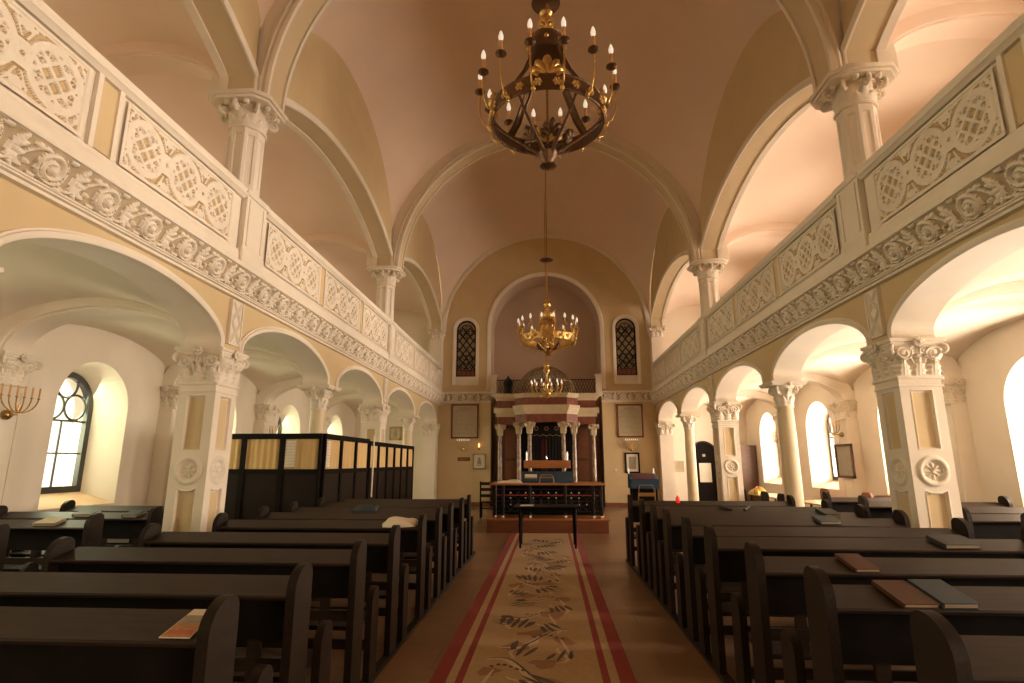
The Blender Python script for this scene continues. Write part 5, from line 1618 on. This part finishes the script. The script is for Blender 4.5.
# ================================================================== FRAMED PICTURES AND TEXTS
def framed(label, c, nrm, w, h, fw, fkey, skey, kind):
    c = Vector(c); nrm = Vector(nrm); t = Vector((-nrm.y, nrm.x, 0)); up = Vector((0,0,1))
    root = thing('picture_frame', label, 'picture', c, None)
    mb = MB(); d = .04
    for (a, b, ww, hh) in ((0, h/2-fw/2, w/2, fw/2), (0, -h/2+fw/2, w/2, fw/2), (-w/2+fw/2, 0, fw/2, h/2), (w/2-fw/2, 0, fw/2, h/2)):
        mb.obox(c+t*a+up*b+nrm*d/2, t, nrm, up, ww, d/2, hh)
    mb.build('frame', [fkey], root, 0)
    mb = MB(); mb.obox(c+nrm*.012, t, nrm, up, w/2-fw, .006, h/2-fw); mb.build('sheet', [skey], root, 0)
    rn = random.Random(int(w*1000+c.x*77)); mb = MB(); f = .019
    if kind == 'text':
        iw, ih = w-2*fw-.10, h-2*fw-.12; rows = 22
        for r in range(rows):
            z = ih/2-ih*(r+.5)/rows
            x = -iw/2 if r > 1 else -iw*.28
            xe = iw/2 if r > 1 else iw*.28
            while x < xe-.02:
                l = rn.uniform(.015, .06); l = min(l, xe-x)
                mb.obox(c+t*(x+l/2)+up*z+nrm*f, t, nrm, up, l/2, .001, ih/rows*.20 if r > 1 else ih/rows*.34); x += l+.014
        k2 = 'greyprint'
    elif kind == 'portrait':
        mb.obox(c+nrm*f, t, nrm, up, w*.24, .001, h*.30); k2 = 'greyprint'
    else:
        for q in range(3): mb.obox(c+up*(-.05+q*.08)+nrm*f, t, nrm, up, w*(.16-.04*q), .001, .045)
        mb.obox(c-up*.14+nrm*f, t, nrm, up, w*.18, .001, .02); k2 = 'greyprint'
    mb.build('printed_marks', [k2], root, 0)
framed('large framed parchment text on the end wall left of the ark', (-3.20, YB-.005, 3.23), (0,-1,0), 1.08, 1.34, .06, 'redwood', 'parch', 'text')
framed('large framed parchment text on the end wall right of the ark', (3.23, YB-.005, 3.22), (0,-1,0), 1.0, 1.28, .06, 'redwood', 'parch', 'text')
framed('small framed print in a thin brass frame left of the ark', (-2.61, YB-.005, 1.68), (0,-1,0), .50, .58, .03, 'brass_dull', 'paper', 'print')
framed('small dark framed portrait on the end wall right of the ark', (3.25, YB-.005, 1.63), (0,-1,0), .55, .76, .055, 'black', 'paper', 'portrait')
framed('framed picture with a gilt frame on the end wall of the left aisle', (-5.95, YB-.005, 2.76), (0,-1,0), .48, .52, .07, 'goldtrim', 'parch', 'print')
framed('framed text on the wall pilaster in the right aisle', (7.31, 14.5, 1.68), (-1,0,0), .80, .82, .06, 'brownwood', 'greyprint', 'text')
framed('pale printed notice on the end wall behind the right arcade', (5.0, YB-.005, 1.50), (0,-1,0), .34, .40, .01, 'parch', 'parch', 'text')
sw = thing('light_switch', 'small white switch plate on the end wall right of the ark', 'switch', (2.62, YB-.01, 1.36))
mb = MB(); mb.box(2.57, 2.67, YB-.02, YB, 1.31, 1.41, 0, .006); mb.build('plate', ['cloth'], sw)
mb = MB(); mb.box(2.60, 2.64, YB-.028, YB-.02, 1.34, 1.38, 0, .003); mb.build('rocker', ['paper'], sw)

# ================================================================== LIGHT
def area(name, loc, rot, sx, sy, power, color):
    l = bpy.data.lights.new(name, 'AREA'); l.shape = 'RECTANGLE'; l.size = sx; l.size_y = sy; l.energy = power; l.color = color
    o = bpy.data.objects.new(name, l); COL.objects.link(o); o.location = loc; o.rotation_euler = rot; return o
WARM = (1.0, .815, .655); GREENISH = (.90, .90, .58); TILT = math.radians(35)
PR_LOW, PL_LOW, PR_UP, PL_UP = 480, 84, 235, 40
for i, c in enumerate(BAYC):
    area('window_daylight', (8.52, c, 2.0), (0, pi/2+math.radians(20), 0), 2.0, 1.10, PR_LOW, WARM)
    area('window_daylight', (-8.52, c, 2.2), (0, -pi/2+TILT, 0), 2.0, 1.10, PL_LOW, GREENISH)
    area('window_daylight', (8.52, c, 6.0), (0, pi/2+math.radians(32), 0), 1.2, 1.0, PR_UP, WARM)
    area('window_daylight', (-8.52, c, 6.2), (0, -pi/2+TILT, 0), 1.2, 1.0, PL_UP, GREENISH)
def bulb_light(loc, power, r=.5):
    l = bpy.data.lights.new('chandelier_glow', 'POINT'); l.energy = power; l.color = (1, .62, .30); l.shadow_soft_size = r
    o = bpy.data.objects.new('chandelier_glow', l); COL.objects.link(o); o.location = loc
w = bpy.data.worlds.new('sky'); SC.world = w; w.use_nodes = True
bg = w.node_tree.nodes['Background']; bg.inputs['Color'].default_value = (1.0, .86, .68, 1); bg.inputs['Strength'].default_value = 1.7

# ================================================================== CAMERA
cam = bpy.data.cameras.new('camera'); cam.sensor_width = 36; cam.lens = 560/1024*36; cam.clip_start = .05; cam.clip_end = 200
co = bpy.data.objects.new('camera', cam); COL.objects.link(co)
co.location = (.0188, 0, 1.65); co.rotation_euler = (pi/2+.2124, 0, .0616)
SC.camera = co
SC.view_settings.view_transform = 'Standard'; SC.view_settings.look = 'None'; SC.view_settings.gamma = 1; SC.view_settings.use_curve_mapping = False
SC.view_settings.exposure = 0.24
SC.cycles.max_bounces = 10; SC.cycles.diffuse_bounces = 6; SC.cycles.glossy_bounces = 3; SC.cycles.transmission_bounces = 4; SC.cycles.transparent_max_bounces = 8
SC.cycles.caustics_reflective = False; SC.cycles.caustics_refractive = False
SC.cycles.sample_clamp_indirect = 6
SC.cycles.use_denoising = True
